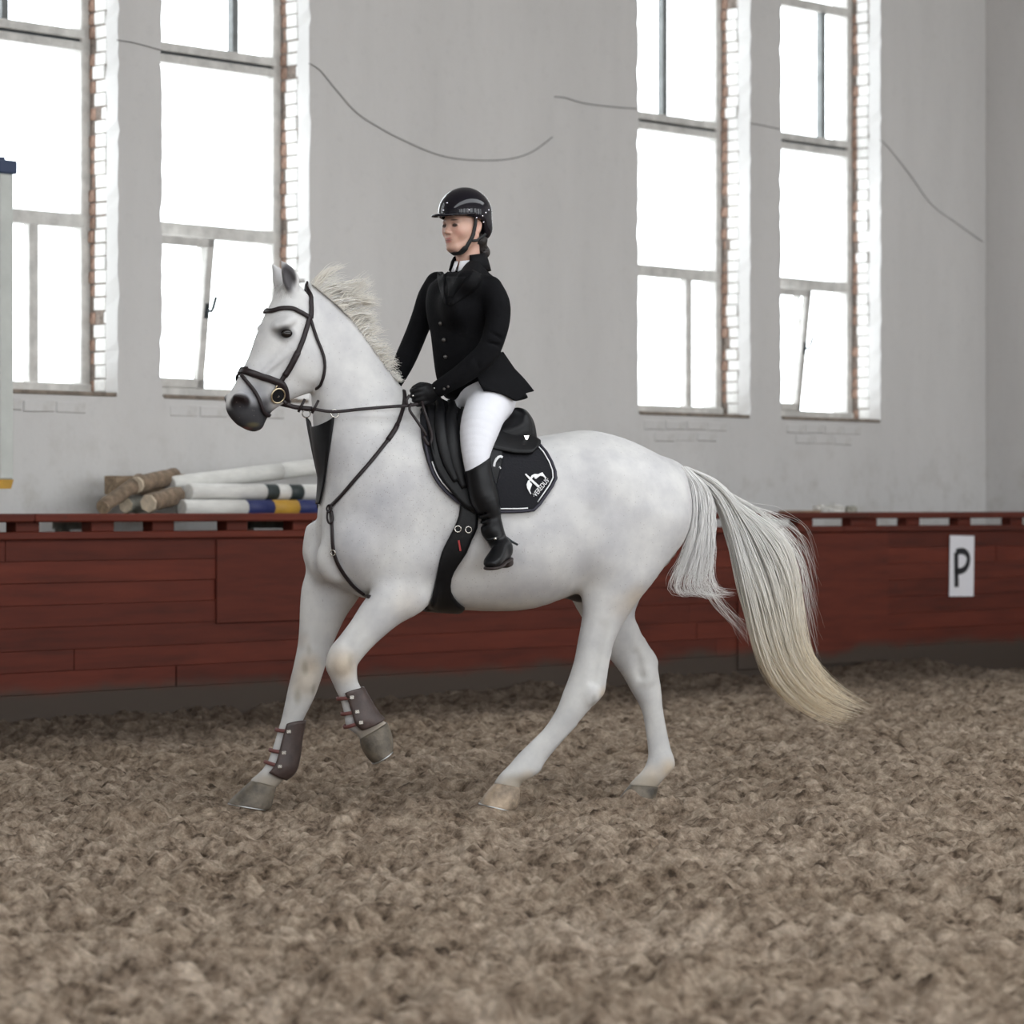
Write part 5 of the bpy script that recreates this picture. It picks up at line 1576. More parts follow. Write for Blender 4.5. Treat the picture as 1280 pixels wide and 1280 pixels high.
def build_head_mesh():
    f = Field((-.14, -.11, -.27), (.14, .11, .15), .0028)
    f.ell((-.012, 0, .03), (.097, .075, .092), k=0)
    f.ell((.030, 0, -.028), (.060, .055, .080), k=.03)
    f.ell((.066, 0, -.090), (.022, .022, .017), k=.02)
    for s in (1, -1):
        f.chain([(-.008, s * .056, -.042), (.020, s * .042, -.074), (.056, s * .020, -.092)], [.020, .018, .016], k=.02)
        f.ell((.050, s * .040, -.020), (.024, .016, .020), k=.035)
        f.chain([(.070, s * .042, .020), (.083, s * .022, .022), (.086, s * .006, .018)], [.008, .009, .009], k=.012)
        f.ell((.093, s * .030, .003), (.014, .017, .010), k=.010, sub=True)
        f.ell((.069, s * .031, .001), (.0150, .0155, .0125), k=.004)
        f.chain([(.0795, s * .044, .001), (.085, s * .031, .008), (.083, s * .018, .001)], [.003, .0035, .003], k=.004)
        f.ell((.089, s * .0105, -.030), (.010, .0075, .0075), k=.006)
        f.ell((.094, s * .006, -.0375), (.005, .003, .003), k=.003, sub=True)
        # ear
        f.ell((-.014, s * .074, -.008), (.019, .009, .032), rotm(s * -12, -14, 0), k=.006)
        f.ell((-.010, s * .084, -.004), (.011, .007, .021), rotm(0, -14, 0), k=.003, sub=True)
        f.ell((-.003, s * .071, -.034), (.008, .006, .009), k=.005)
    f.chain([(.083, 0, .016), (.093, 0, -.006), (.102, 0, -.023)], [.008, .0085, .0100], k=.010)
    f.ell((.100, 0, -.027), (.011, .010, .008), k=.006)
    f.ell((.073, 0, -.058), (.018, .030, .024), k=.014)
    f.chain([(.073, .025, -.0600), (.0860, .009, -.0550), (.0870, 0, -.0565), (.0860, -.009, -.0550), (.073, -.025, -.0600)], [.002, .0044, .0042, .0044, .002], k=.003)
    f.chain([(.073, .024, -.0615), (.0840, .009, -.0670), (.0852, 0, -.0675), (.0840, -.009, -.0670), (.073, -.024, -.0615)], [.002, .0046, .0052, .0046, .002], k=.003)
    f.chain([(-.020, 0, -.05), (-.028, 0, -.12), (-.040, 0, -.19), (-.045, 0, -.26)], [.056, .052, .052, .062], k=.025)
    V, Fc = f.mesh(1)
    col = np.ones((len(V), 4), np.float32); col[:, :3] = (.55, .335, .26)
    def pt(c, r, t, a, soft=.6): paint(V, col, c, r, t, a, soft)
    for s in (1, -1):
        pt((.070, s * .040, -.030), (.04, .032, .035), (.57, .27, .215), .6, 1.0)
        pt((.085, s * .031, .0015), (.018, .019, .0105), (.03, .018, .016), .95, .5)
        pt((.086, s * .031, .012), (.016, .022, .009), (.42, .26, .21), .6, .9)
        pt((.085, s * .029, .0235), (.022, .023, .0060), (.07, .04, .03), .95, .6)
        pt((.090, s * .010, -.039), (.008, .006, .004), (.30, .14, .12), .6, .8)
        pt((-.010, s * .08, -.004), (.014, .012, .024), (.55, .30, .25), .6, .9)
    pt((.103, 0, -.028), (.015, .014, .012), (.66, .38, .31), .5, 1)
    pt((.086, 0, -.0545), (.022, .023, .0058), (.40, .11, .105), .95, .5)
    pt((.085, 0, -.0670), (.022, .021, .0066), (.43, .13, .12), .95, .5)
    pt((.086, 0, -.0612), (.022, .025, .0026), (.12, .03, .03), .9, .5)
    # hair line under the helmet
    back = (V[:, 0] < -.012 - .25 * (V[:, 2] + .03)) & (V[:, 2] > -.075) & (V[:, 0] < -.03)
    col[back, :3] = (.014, .010, .009)
    return hl(V).astype(np.float32), Fc, col

def hand(f, wrist, palm, fwd, up, inn, k=.006):
    """closed riding hand, thumb on top: palm block, four fingers curling inwards, thumb"""
    wrist, palm, fwd, up, inn = (np.array(q, float) for q in (wrist, palm, fwd, up, inn))
    f.chain([wrist, palm - fwd * .012], [.031, .030], k=.012)
    m = np.stack([fwd, inn, up], 1)
    f.ell(palm, (.046, .020, .044), m, k=.012)
    ln = (.030, .034, .032, .025)
    for i in range(4):
        kn = palm + fwd * (.036 - .003 * abs(i - 1)) + up * (.031 - .0205 * i) - inn * .004
        a = kn + fwd * ln[i] * .75 + inn * .012
        b = a + inn * .026 - fwd * .008
        c = b + inn * .004 - fwd * ln[i] * .95
        f.chain([kn - fwd * .02, kn, a, b, c], [.0115, .0118, .0108, .0100, .0088], k=k, n=3)
    t0 = palm - fwd * .018 + up * .030 + inn * .012
    f.chain([t0, t0 + fwd * .030 + up * .014 + inn * .008, t0 + fwd * .060 + up * .010 + inn * .014], [.0145, .0125, .0095], k=k, n=3)

def build_rider():
    org = hp(612, 520, 0)
    R0 = hthing('person', org)
    tag(R0, 'rider in a black jacket, white breeches and black helmet holding the reins', 'person')
    o32 = np.array(org, np.float32)
    def put(name, f, mat, sm=1, parent=R0, col=None):
        v, q = f.mesh(sm); return mesh_obj(name, v - o32, q, mat, parent, True, col), v, q
    # skin
    skin, nt, b = new_mat('skin')
    at = nd(nt, 'ShaderNodeVertexColor'); at.layer_name = 'tint'; nt.links.new(at.outputs['Color'], b.inputs['Base Color'])
    b.inputs['Roughness'].default_value = .45; b.inputs['Subsurface Weight'].default_value = .12; b.inputs['Subsurface Radius'].default_value = (.01, .004, .002)
    b.inputs['Subsurface Scale'].default_value = .5
    HVt, HFc, Hcol = build_head_mesh(); headb = make_bvh(HVt, HFc)
    lo = np.minimum(hp(680, 735, .56), hp(480, 735, .56)); 
    fb = Field((-.30, -.56, .95), (.55, .56, 2.2), .010)
    st = [(tp(r[0], r[1]), tp(r[2], r[3]), max(r[4] - .02, .04), tuple(TS)) for r in TORSO[:-2]]
    fb.loft(st, k=0, grow=-.014)
    fb.ell(hp(612, 498, 0), (.09, .12, .08), k=.03)
    for mir, arm in ((False, ARM_N), (False, ARM_F)): limb(fb, arm, grow=-.014)
    for mir in (False, True):
        limb(fb, LEG, grow=-.012, mirror=mir); limb(fb, SHIN, grow=-.024, mirror=mir)
    bv, bq = fb.mesh(2)
    bc = np.ones((len(bv), 4), np.float32); bc[:, :3] = (.55, .335, .26)
    body = mesh_obj('body', np.concatenate([HVt, bv]) - o32, np.concatenate([HFc, bq + len(HVt)]), skin, R0, True, np.concatenate([Hcol, bc]))
    # jacket
    M_JACKET = simple('black_wool', (.0045, .0045, .0055), .85, noise=.25, scale=30, bump=.25, bscale=160, spec=.12)
    M_LAPEL = simple('black_lapel_cloth', (.003, .003, .004), .7, spec=.15, bump=.2, bscale=140)
    f = Field((-.36, -.36, 1.60), (.56, .36, 2.34), .006)
    st = [(tp(r[0], r[1]), tp(r[2], r[3]), r[4], tuple(TS)) for r in TORSO]
    f.loft(st, k=0, p=2.2, cap=.15)
    for s in (1, -1): f.ell(tp(567, 380, s * .075), (.05, .07, .075), k=.07)             # bust
    for s in (1, -1): f.chain([tp(593, 332, s * .030), tp(589, 341, s * .09), tp(584, 352, s * .15)], [.034, .042, .050], k=.05)
    limb(f, ARM_N, k=.03); limb(f, ARM_F, k=.03)
    # sleeve creases at the elbow and waist folds
    for a, b_, r_ in (((625, 432, .28), (600, 425, .28), .006), ((628, 424, .28), (606, 412, .27), .005), ((598, 446, .285), (604, 432, .285), .005), ((590, 440, .28), (600, 462, .28), .004)):
        f.chain([hp(*a), hp(*b_)], [r_, r_ * .6], k=.012, sub=True)
    f.chain([hl((-.038, 0, -.100)), hl((-.036, 0, -.175))], [.060, .061], k=.006, sub=True)    # neck opening
    f.ell(hl((.022, 0, -.166)), (.050, .052, .030), rotm(0, 25, HEAD_R), k=.006, sub=True)
    jo, jv, jq = put('jacket', f, M_JACKET, 2)
    jb = make_bvh(jv, jq)
    # breeches
    M_BREECH = simple('white_breeches', (.70, .70, .745), .75, noise=.04, scale=12, bump=.12, bscale=220, sheen=.2)
    f = Field((-.30, -.46, 1.36), (.36, .46, 1.90), .006)
    f.loft([(tp(568, 474), tp(612, 474), .125, tuple(TS)), (hp(572, 488, 0), hp(634, 490, 0), .155), (hp(574, 502, 0), hp(638, 512, 0), .15), (hp(584, 516, 0), hp(632, 524, 0), .12)], k=0, p=2.2)
    for mir in (False, True): limb(f, LEG, k=.03, mirror=mir)
    for a, b_ in (((578, 500, .30), (600, 492, .27)), ((585, 512, .33), (606, 500, .31)), ((586, 556, .37), (606, 562, .39)), ((590, 570, .39), (604, 572, .40))):
        f.chain([hp(*a), hp(*b_)], [.004, .004], k=.012, sub=True)
    _, brv, brq = put('breeches', f, M_BREECH, 2); brb = make_bvh(brv, brq)
    # skirt tails flying behind
    def tail(rows, name):
        cols = []
        for r in rows: cols.append([push_out(jb, push_out(brb, Vector(p), .014), .004 if k_ > 3 else -.01) for k_, p in enumerate(catmull([tuple(hp(*q)) for q in r], 4))])
        cols = [[Vector(a) for a in c] for c in np.transpose(np.array([catmull(np.array([tuple(c[j]) for c in cols]), 4) for j in range(len(cols[0]))]), (1, 0, 2))]
        cols = [[push_out(brb, p, .012) for p in c] for c in cols]
        sheet(cols, name, M_JACKET, jo, org, .008)
    tail([[(626, 440, .10), (640, 458, .12), (655, 474, .13), (667, 489, .13)], [(620, 446, .135), (636, 470, .16), (648, 484, .17), (657, 492, .16)],
          [(612, 452, .16), (626, 478, .20), (638, 492, .205), (646, 501, .20)], [(600, 456, .19), (612, 478, .22), (622, 490, .225), (628, 496, .22)], [(592, 462, .20), (598, 476, .225), (603, 486, .23), (606, 491, .225)]], 'coat_tail')
    tail([[(628, 440, .06), (641, 459, .06), (652, 474, .05), (664, 488, .04)], [(626, 446, -.04), (638, 466, -.06), (648, 480, -.08), (655, 492, -.09)], [(610, 452, -.12), (620, 474, -.16), (630, 488, -.17), (640, 498, -.17)]], 'coat_tail')
    # lapels, collar, buttons
    def patch(poly, name, mat, off, th, parent=jo, sub=3):
        """flat cloth piece laid on the jacket front: poly = left edge list and right edge list of photo spots"""
        Lp, Rp = catmull(poly[0], 4), catmull(poly[1], 4); n = max(len(Lp), len(Rp))
        cols = []
        for t in np.linspace(0, 1, 6):
            c = []
            for i in range(n):
                a = Lp[int(i * (len(Lp) - 1) / (n - 1))]; b2 = Rp[int(i * (len(Rp) - 1) / (n - 1))]
                q = a * (1 - t) + b2 * t
                c.append(cast(jb, q[0], q[1], off)[0])
            cols.append(c)
        return sheet(cols, name, mat, parent, org, th)
    patch([[(590, 338), (585, 347), (574, 362), (561, 380)], [(601, 343), (600, 353), (588, 366), (564, 383)]], 'lapel', M_LAPEL, .003, .005)
    patch([[(548, 333), (547, 344), (550, 360), (557, 380)], [(556, 330), (556, 345), (556, 362), (559, 381)]], 'lapel', M_LAPEL, .003, .005)
    c0 = hl((-.042, 0, -.140)); m = MB()
    rng = np.radians(np.linspace(42, 318, 22)); cols = []
    for a in rng:
        e = HR @ np.array((math.cos(a), math.sin(a), 0)); top = .062; 
        h0 = -.012 + .0 * math.cos(a)
        cols.append([Vector(c0 + e * .088 + np.array((0, 0, -.045))), Vector(c0 + e * .078 + np.array((0, 0, -.006))), Vector(c0 + e * .068 + np.array((0, 0, .030 - .02 * (1 + math.cos(a)) / 2))), Vector(c0 + e * .062 + np.array((0, 0, .032 - .02 * (1 + math.cos(a)) / 2)))])
    sheet(cols, 'collar', M_LAPEL, jo, org, .008)
    M_BTN = simple('dark_button', (.06, .055, .05), .3, spec=.6)
    for px, py in ((551.5, 404), (555.5, 425), (557.5, 446)):
        p, n_ = cast(jb, px, py, .003); MB().ball(p, (.009, .009, .009), 10, 6).build('button', M_BTN, jo, True, org)
    for px, py in ((555, 486), (560, 483)):
        p, n_ = cast(jb, px, py, .002); MB().ball(p, .006, 8, 5).build('cuff_button', M_BTN, jo, True, org)
    # white stock shirt with stand collar
    M_SHIRT = simple('white_shirt', (.82, .82, .85), .7)
    cols = []; c1 = hl((-.034, 0, -.132))
    for a in np.radians(np.linspace(6, 354, 30)):
        e = HR @ np.array((math.cos(a), math.sin(a), 0)); fr = (1 + math.cos(a)) / 2
        cols.append([Vector(c1 + e * (.061 + .016 * fr) + np.array((0, 0, -.060))), Vector(c1 + e * (.058 + .008 * fr) + np.array((0, 0, -.022 - .012 * fr))), Vector(c1 + e * (.0555 + .004 * fr) + np.array((0, 0, .010 - .026 * fr)))])
    sh = sheet(cols, 'shirt_collar', M_SHIRT, R0, org, .004)
    patch([[(556, 346), (560, 357), (560, 372)], [(582, 346), (575, 357), (565, 372)]], 'waistcoat', simple('black_waistcoat', (.005, .005, .006), .8, spec=.15), .0005, .003)
    # boots
    M_BOOT = simple('polished_black_boot', (.006, .006, .007), .35, spec=.22, noise=.3, scale=15)
    M_SOLE = simple('boot_sole', (.020, .012, .011), .6)
    for mir in (False, True):
        sg = -1 if mir else 1
        lo = np.array((-.16, .24, .93)); hi = np.array((.42, .62, 1.54))
        f = Field((lo[0], lo[1], lo[2]), (hi[0], hi[1], hi[2]), .0055)
        limb(f, SHIN, k=0, grow=.003)
        hb_, tb_ = hp(634, 700, .345), hp(612, 713, .515)          # sole under heel and toe
        fd = tb_ - hb_; FL = np.linalg.norm(fd); fd /= FL; up_ = np.array((0., 0, 1)); sd2 = np.cross(up_, fd); sd2 /= np.linalg.norm(sd2); up_ = np.cross(fd, sd2)
        def FS(q, z0, z1, w_): return (hb_ + fd * FL * q + up_ * z1, hb_ + fd * FL * q + up_ * z0, w_, tuple(sd2))
        f.chain([hp(615, 660, .355), hp(622, 676, .362), hb_ + fd * .035 + up_ * .055], [.042, .041, .036], k=.02)
        f.loft([FS(-.02, .012, .070, .026), FS(.12, .008, .095, .033), FS(.38, .010, .088, .034), FS(.62, .008, .066, .038), FS(.84, .008, .050, .037), FS(.98, .010, .038, .026)], k=.018, p=2.5, cap=.4)
        e_ = hp(609, 573, .335) - hp(584, 588, .335); f.cut(hp(597, 580, .335), (-e_[2], .0, e_[0]) if e_[0] > 0 else (e_[2], .0, -e_[0]))
        for z_ in (642, 650, 657): f.ell(hp(604, z_, .37), (.022, .05, .003), rotm(0, 20, 0), k=.008, sub=True)
        v, q = f.mesh(2)
        if mir: v = v * np.array((1, -1, 1), np.float32); q = q[:, ::-1]
        bo = mesh_obj('riding_boot', v - o32, q, M_BOOT, R0, True)
        # sole and heel
        fs = Field((lo[0], lo[1], lo[2] - .06), (hi[0], hi[1], hi[2] - .3), .004)
        fs.loft([FS(-.04, -.004, .012, .026), FS(.12, -.005, .012, .034), FS(.38, -.002, .012, .033), FS(.62, -.004, .011, .040), FS(.84, -.003, .012, .039), FS(1.0, .0, .014, .026)], k=0, p=3.0, cap=.8)
        fs.loft([FS(-.03, -.026, .004, .025), FS(.08, -.026, .004, .031), FS(.24, -.024, .004, .031)], k=.004, p=3.0, cap=.5)
        v, q = fs.mesh(2)
        c_ = v.mean(0); 
        if mir: v = v * np.array((1, -1, 1), np.float32); q = q[:, ::-1]
        mesh_obj('sole', v - o32, q, M_SOLE, bo, True)
        P = lambda px, py, Y: Vector((hp(px, py, Y)[0], sg * Y, hp(px, py, Y)[2]))
        m = MB(); ring_ = [P(629, 671, .345), P(624, 672, .395), P(617, 673.5, .412), P(609, 675, .40)]
        S = [Vector(a) for a in catmull([tuple(a) for a in ring_], 4)]
        m.strap(S, [Vector((.2, sg, 0))] * len(S), .012, .003); sp = m.build('spur_strap', M_BOOT, bo, True, org)
        m = MB(); m.tube([P(626, 668, .385), P(632, 671.5, .36), P(640, 677, .35), P(647, 681, .345)], [.006, .006, .005, .0045], 8); m.build('spur', M_IRON, sp, True, org)
        MB().ball(P(619, 673.5, .415), .007, 8, 6).build('spur_button', M_STEEL, sp, True, org)
    # gloves
    M_GLOVE = simple('black_glove', (.006, .006, .007), .5, spec=.2, bump=.15, bscale=150)
    def ax3(px, py, px2, py2, Y):
        e = hp(px2, py2, Y) - hp(px, py, Y); return e / np.linalg.norm(e)
    fw = ax3(548, 487, 516, 497, .16); upv = np.array((.22, .10, .97)); upv -= fw * (upv @ fw); upv /= np.linalg.norm(upv); inn = np.cross(fw, upv); inn = inn if inn[1] < 0 else -inn
    c = hp(534, 493, .165)
    f = Field(tuple(c - .13), tuple(c + .13), .0032)
    hand(f, hp(551, 485, .188), c, fw, upv, inn)
    g, v, q = put('glove', f, M_GLOVE, 1)
    for px, py in ((541.5, 484.5), (513, 494.5)):
        p = Vector(hp(px, py, .215 if px > 530 else .19)); MB().ball(snap(make_bvh(v, q), p, .001)[0], .0045, 8, 5).build('glove_stud', M_STEEL, g, True, org)
    c2 = hp(483, 492, -.12); fw2 = ax3(493, 478, 478, 498, -.12); up2 = np.array((.3, -.1, .95)); up2 -= fw2 * (up2 @ fw2); up2 /= np.linalg.norm(up2); in2 = np.cross(fw2, up2); in2 = in2 if in2[1] > 0 else -in2
    f = Field(tuple(c2 - .13), tuple(c2 + .13), .0038)
    hand(f, hp(491, 479, -.135), c2, fw2, up2, in2)
    put('glove', f, M_GLOVE, 1)
    # helmet
    M_HELM = simple('glossy_black_shell', (.006, .005, .009), .10, spec=.35)
    M_HELM2 = simple('helmet_lining', (.012, .010, .014), .6)
    f = Field((-.17, -.13, -.11), (.16, .13, .19), .004)
    f.ell((-.012, 0, .062), (.127, .104, .110), k=0)
    f.ell((-.075, 0, -.005), (.062, .084, .060), k=.03)
    # cut: brim line low at the nape, rising over the ear to the forehead
    x, y, z = f.ax[0][:, None, None], f.ax[1][None, :, None], f.ax[2][None, None, :]
    edge = np.interp(f.ax[0], [-.16, -.09, -.055, -.03, .0, .06, .13], [-.060, -.058, -.025, .022, .032, .038, .040])[:, None, None]
    f.F = np.maximum(f.F, (edge - z + 0 * x + 0 * y).astype(np.float32))
    inner = np.sqrt(((x + .012) / .112) ** 2 + (y / .088) ** 2 + ((z - .055) / .098) ** 2)
    f.F = np.maximum(f.F, ((1 - inner) * .09).astype(np.float32))
    v, q = f.mesh(1); hv = hl(v).astype(np.float32)
    ho = mesh_obj('helmet', hv - o32, q, M_HELM, R0, True)
    cols = []
    for a in np.radians(np.linspace(-74, 74, 21)):
        e = math.cos(a); c_, s_ = math.cos(a), math.sin(a)
        i_ = np.array((-.012 + .122 * c_, .100 * s_, .044)); o_ = np.array((-.012 + (.124 + .058 * max(e, 0) ** .8) * c_, (.101 + .010 * e) * s_, .040 + .012 * (1 - e) - .004 * e))
        cols.append([Vector(hl(i_ * (1 - t) + o_ * t + np.array((0, 0, .006 * math.sin(t * 3.1))))) for t in np.linspace(0, 1, 6)])
    sheet(cols, 'visor', M_HELM, ho, org, .007)
    hb = make_bvh(hv, q); M_STONE = simple('rhinestone', (.85, .82, .9), .08, metal=.9)
    for (px, py) in ((586, 262.5), (595.5, 272), (596, 276), (603, 270), (607, 266), (610.5, 262.5), (604.5, 277.5), (567, 269), (554.5, 263), (559, 254)):
        p, n_ = cast(hb, px, py, .001); MB().ball(p, .0042, 8, 5).build('rhinestone', M_STONE, ho, True, org)
    # straps of the harness
    M_STRAP = simple('black_webbing', (.009, .009, .010), .7)
    for s in (1, -1):
        m = MB()
        def S_(pts): return [Vector(hl(q_)) for q_ in catmull([(a, s * b2, c2_) for a, b2, c2_ in pts], 5)]
        p1 = S_([(.012, .086, .040), (.008, .080, .010), (.008, .073, -.020), (.016, .066, -.050), (.034, .050, -.085), (.045, .022, -.110), (.046, 0, -.116)])
        p1 = [push_out(headb, q_, .004) for q_ in p1]; m.strap(p1, [Vector(HR @ np.array((.3, s * 1.0, -.15 if i < 15 else -.6))) for i in range(len(p1))], [.016] * 12 + [.018] * (len(p1) - 22) + [.030] * 10, .004)
        m.build('chin_strap', M_STRAP, ho, True, org)
        m = MB(); p2 = S_([(-.055, .080, -.030), (-.035, .078, -.045), (-.008, .070, -.058), (.016, .066, -.062)])
        p2 = [push_out(headb, q_, .004) for q_ in p2]; m.strap(p2, [Vector(HR @ np.array((0, s * 1.0, -.2)))] * len(p2), .013, .0025); m.build('rear_strap', M_STRAP, ho, True, org)
    # hair bun at the nape and hair below the helmet
    M_HAIR = simple('dark_brown_hair', (.016, .011, .010), .45, bump=.5, bscale=90, stretch=(1, 1, 3))
    f = Field((-.17, -.09, -.20), (-.0, .09, .02), .004)
    f.ell((-.088, 0, -.088), (.036, .046, .040), k=0); f.ell((-.108, .012, -.102), (.030, .036, .030), k=.015)
    f.ell((-.070, 0, -.050), (.042, .068, .045), k=.02)
    for i in range(7): f.chain([(-.13 + .01 * i, -.05, -.07 - .012 * i), (-.10 + .01 * i, .06, -.08 - .010 * i)], [.003, .003], k=.006, sub=True)
    v, q = f.mesh(1); mesh_obj('hair_bun', hl(v).astype(np.float32) - o32, q, M_HAIR, R0, True)
    return R0

# ------------------------------------------------------------------ things stored between fence and wall, signs, cables
def wx(px, Y):
    """X at which the line of sight of that photo column meets the upright plane Y"""
    u = (px - 640) / FOCAL
    dx, dy = u * ca_ - sa_, u * sa_ + ca_
    return dx / dy * Y
def wz(px, py, Y):
    u = (px - 640) / FOCAL
    t = Y / (u * sa_ + ca_)
    return CAM_H - (py - 634) * t / FOCAL
def wp(px, py, Y): return Vector((wx(px, Y), Y, wz(px, py, Y)))

def pole(label, a, b, r, bands, cols):
    """jumping pole from a to b; bands = fractions where the paint changes"""
    a, b = Vector(a), Vector(b); o = empty('jump_pole', a)
    tag(o, label, 'pole', 'jumping poles stored behind the fence')
    cuts = [0] + bands + [1]; d = b - a
    for k in range(len(cuts) - 1):
        p, q = a + d * cuts[k], a + d * cuts[k + 1]
        n = max(2, int((cuts[k + 1] - cuts[k]) * 10)); m = MB()
        pts = [p.lerp(q, i / n) for i in range(n + 1)]
        rr = [r] * (n + 1)
        if k == 0: pts = [p - d.normalized() * .004] + pts; rr = [r * .86] + rr
        m.tube(pts, rr, 16); m.build('painted_section', cols[k % len(cols)] if not isinstance(cols[k], int) else cols[k], o, True, a)
        for poly in o.children[-1].data.polygons:
            if len(poly.vertices) > 4: poly.use_smooth = False
    return o

def timber(name, label, cat, a, b, r, mat, endmat, n=9, seed=0, square=False):
    rg = random.Random(seed); a, b = Vector(a), Vector(b); o = empty(name, a); tag(o, label, cat, 'old timbers stacked behind the fence')
    d = b - a; m = MB(); k = 8
    pts = [a + d * (i / k) + Vector((rg.uniform(-1, 1), rg.uniform(-1, 1), rg.uniform(-1, 1))) * r * .07 for i in range(k + 1)]
    rr = [r * rg.uniform(.92, 1.06) for _ in range(k + 1)]
    m.tube(pts, rr, 4 if square else n, flat=(1, 1), up=(0, 0, 1)); bk = m.build('bark' if not square else 'beam', mat, o, not square, a)
    e = MB(); u = d.normalized(); e.tube([pts[0] - u * .012, pts[0] + u * .002], [r * .93, r * .97], 4 if square else n, up=(0, 0, 1)); e.build('sawn_end', endmat, o, False, a)
    return o

def props():
    WHT = simple('chalky_white_paint', (.70, .69, .66), .6, noise=.12, scale=8, stretch=(1, 4, 4))
    BLU = simple('blue_paint', (.018, .026, .115), .55, noise=.15, scale=12); YEL = simple('ochre_paint', (.50, .28, .035), .55, noise=.15, scale=12)
    GRN = simple('dark_green_paint', (.025, .035, .035), .55, noise=.2, scale=12)
    WOOD = simple('aged_wood', (.30, .22, .15), .85, noise=.4, scale=14, stretch=(.5, 3, 3), bump=.5, bscale=30)
    PALE = simple('split_pale_wood', (.62, .52, .40), .85, noise=.2, scale=25, bump=.4)
    BARK = simple('brown_bark', (.20, .145, .10), .9, noise=.5, scale=16, bump=.9, bscale=25)
    GREY = simple('weathered_board', (.30, .29, .25), .9, noise=.3, scale=10, bump=.3)
    # storage shelf on trestles
    org = (13.2, 14.45, 0); sh = empty('storage_shelf', org); tag(sh, 'low wooden shelf behind the fence that carries the poles', 'shelf')
    for i in range(3): MB().box(10.95, 15.9, 14.19 + i * .185, 14.365 + i * .185, 1.205, 1.235, .004).build('board', GREY, sh, origin=org)
    for x in (11.2, 12.7, 14.2, 15.6):
        for y in (14.24, 14.66): MB().box(x, x + .07, y - .035, y + .035, -.05, 1.16, .004).build('leg', GREY, sh, origin=org)
        MB().box(x, x + .07, 14.19, 14.72, 1.155, 1.205, .004).build('crossbar', GREY, sh, origin=org)
    # poles
    Y1 = 14.30; r = .052
    a = Vector((wx(228, Y1), Y1, 1.235 + r)); b = a + Vector((3.6, 0, 0)); fr = lambda px, Y: (wx(px, Y) - a.x) / 3.6
    pole('white pole with blue and yellow bands, lowest of the stacked poles', a, b, r, [fr(305, Y1), fr(338, Y1), fr(369, Y1), fr(400, Y1)], [WHT, BLU, YEL, BLU, WHT])
    Y2 = 14.36; a = Vector((wx(236, Y2), Y2, 1.235 + r * 2.9 + .002)); b = a + Vector((3.6, .02, 0))
    pole('white pole with two dark green bands, middle of the stack', a, b, r, [fr(329, Y2), fr(344, Y2), fr(359, Y2), fr(375, Y2)], [WHT, GRN, WHT, GRN, WHT])
    a = wp(213, 606, 14.50); b = wp(392, 584, 14.62); a2 = a; d = (b - a) * 1.5
    pole('plain white pole lying slanted on top of the stacked poles', a2, a2 + d, .055, [.5], [WHT, WHT])
    Y4 = 14.50; a = Vector((wx(226, Y4), Y4, 1.235 + r)); pole('plain off-white pole half hidden behind the banded pole', a, a + Vector((3.2, 0, 0)), r, [.4], [WHT, WHT])
    # timbers
    timber('timber_beam', 'square brown beam at the back of the timber pile', 'beam', wp(141, 607, 14.62), wp(262, 603, 14.66), .085, WOOD, WOOD, seed=1, square=True)
    timber('log', 'thin brown log slanting down at the left end of the pile', 'log', wp(129, 633, 14.36), wp(176, 600, 14.50), .048, BARK, WOOD, seed=2)
    timber('log', 'round brown log with a pale stripped patch on the pile', 'log', wp(172, 606, 14.44), wp(218, 596, 14.56), .055, BARK, PALE, seed=3)
    timber('log', 'split log with a broken pale face beside the white poles', 'log', wp(186, 629, 14.27), wp(222, 619, 14.40), .060, BARK, PALE, n=7, seed=4)
    timber('log', 'mossy grey stump wedged under the brown logs', 'log', wp(158, 632, 14.50), wp(190, 628, 14.60), .052, GREY, PALE, n=7, seed=5)
    # jump stand on a box, seen only by its edge post
    bx = empty('storage_box', (9.5, 14.5, 0)); tag(bx, 'grey wooden box that carries the jump stand at the left edge', 'box')
    MB().box(8.3, 10.2, 14.2, 14.8, -.05, 1.36, .01).build('body', GREY, bx, origin=(9.5, 14.5, 0)); MB().box(8.27, 10.22, 14.17, 14.83, 1.36, 1.385, .005).build('lid', GREY, bx, origin=(9.5, 14.5, 0))
    Yj = 14.42; js = empty('jump_stand', (10.3, Yj, 1.385)); oj = (10.3, Yj, 1.385)
    tag(js, 'pale grey jump stand with blue cap and yellow foot at the left edge', 'jump stand')
    PG = simple('pale_grey_green_paint', (.56, .58, .55), .5, noise=.08, scale=6); DB = simple('dark_blue_paint', (.03, .05, .11), .5)
    x1 = wx(11, Yj); zt = wz(5, 218, Yj)
    MB().box(x1 - .10, x1, Yj - .05, Yj + .05, 1.455, zt, .008).build('post', PG, js, origin=oj)
    MB().box(x1 - .115, x1 + .022, Yj - .06, Yj + .06, zt, wz(5, 201, Yj), .008).build('cap', DB, js, origin=oj)
    MB().box(x1 - .10, x1 - .045, Yj - .03, Yj + .03, wz(5, 201, Yj), wz(5, 199, Yj) + .01, .004).build('cap_knob', DB, js, origin=oj)
    MB().add([(x1 - .9, Yj - .05, 1.385), (x1 - .02, Yj - .05, 1.40), (x1 + .0, Yj - .05, 1.455), (x1 - .9, Yj - .05, 1.455), (x1 - .9, Yj + .05, 1.385), (x1 - .02, Yj + .05, 1.40), (x1 + .0, Yj + .05, 1.455), (x1 - .9, Yj + .05, 1.455)],
             [(0, 1, 2, 3), (7, 6, 5, 4), (0, 4, 5, 1), (1, 5, 6, 2), (2, 6, 7, 3), (3, 7, 4, 0)]).build('foot', YEL, js, origin=oj)
    MB().box(x1 - .85, x1 - .75, Yj - .05, Yj + .05, 1.455, zt, .008).build('post', PG, js, origin=oj)
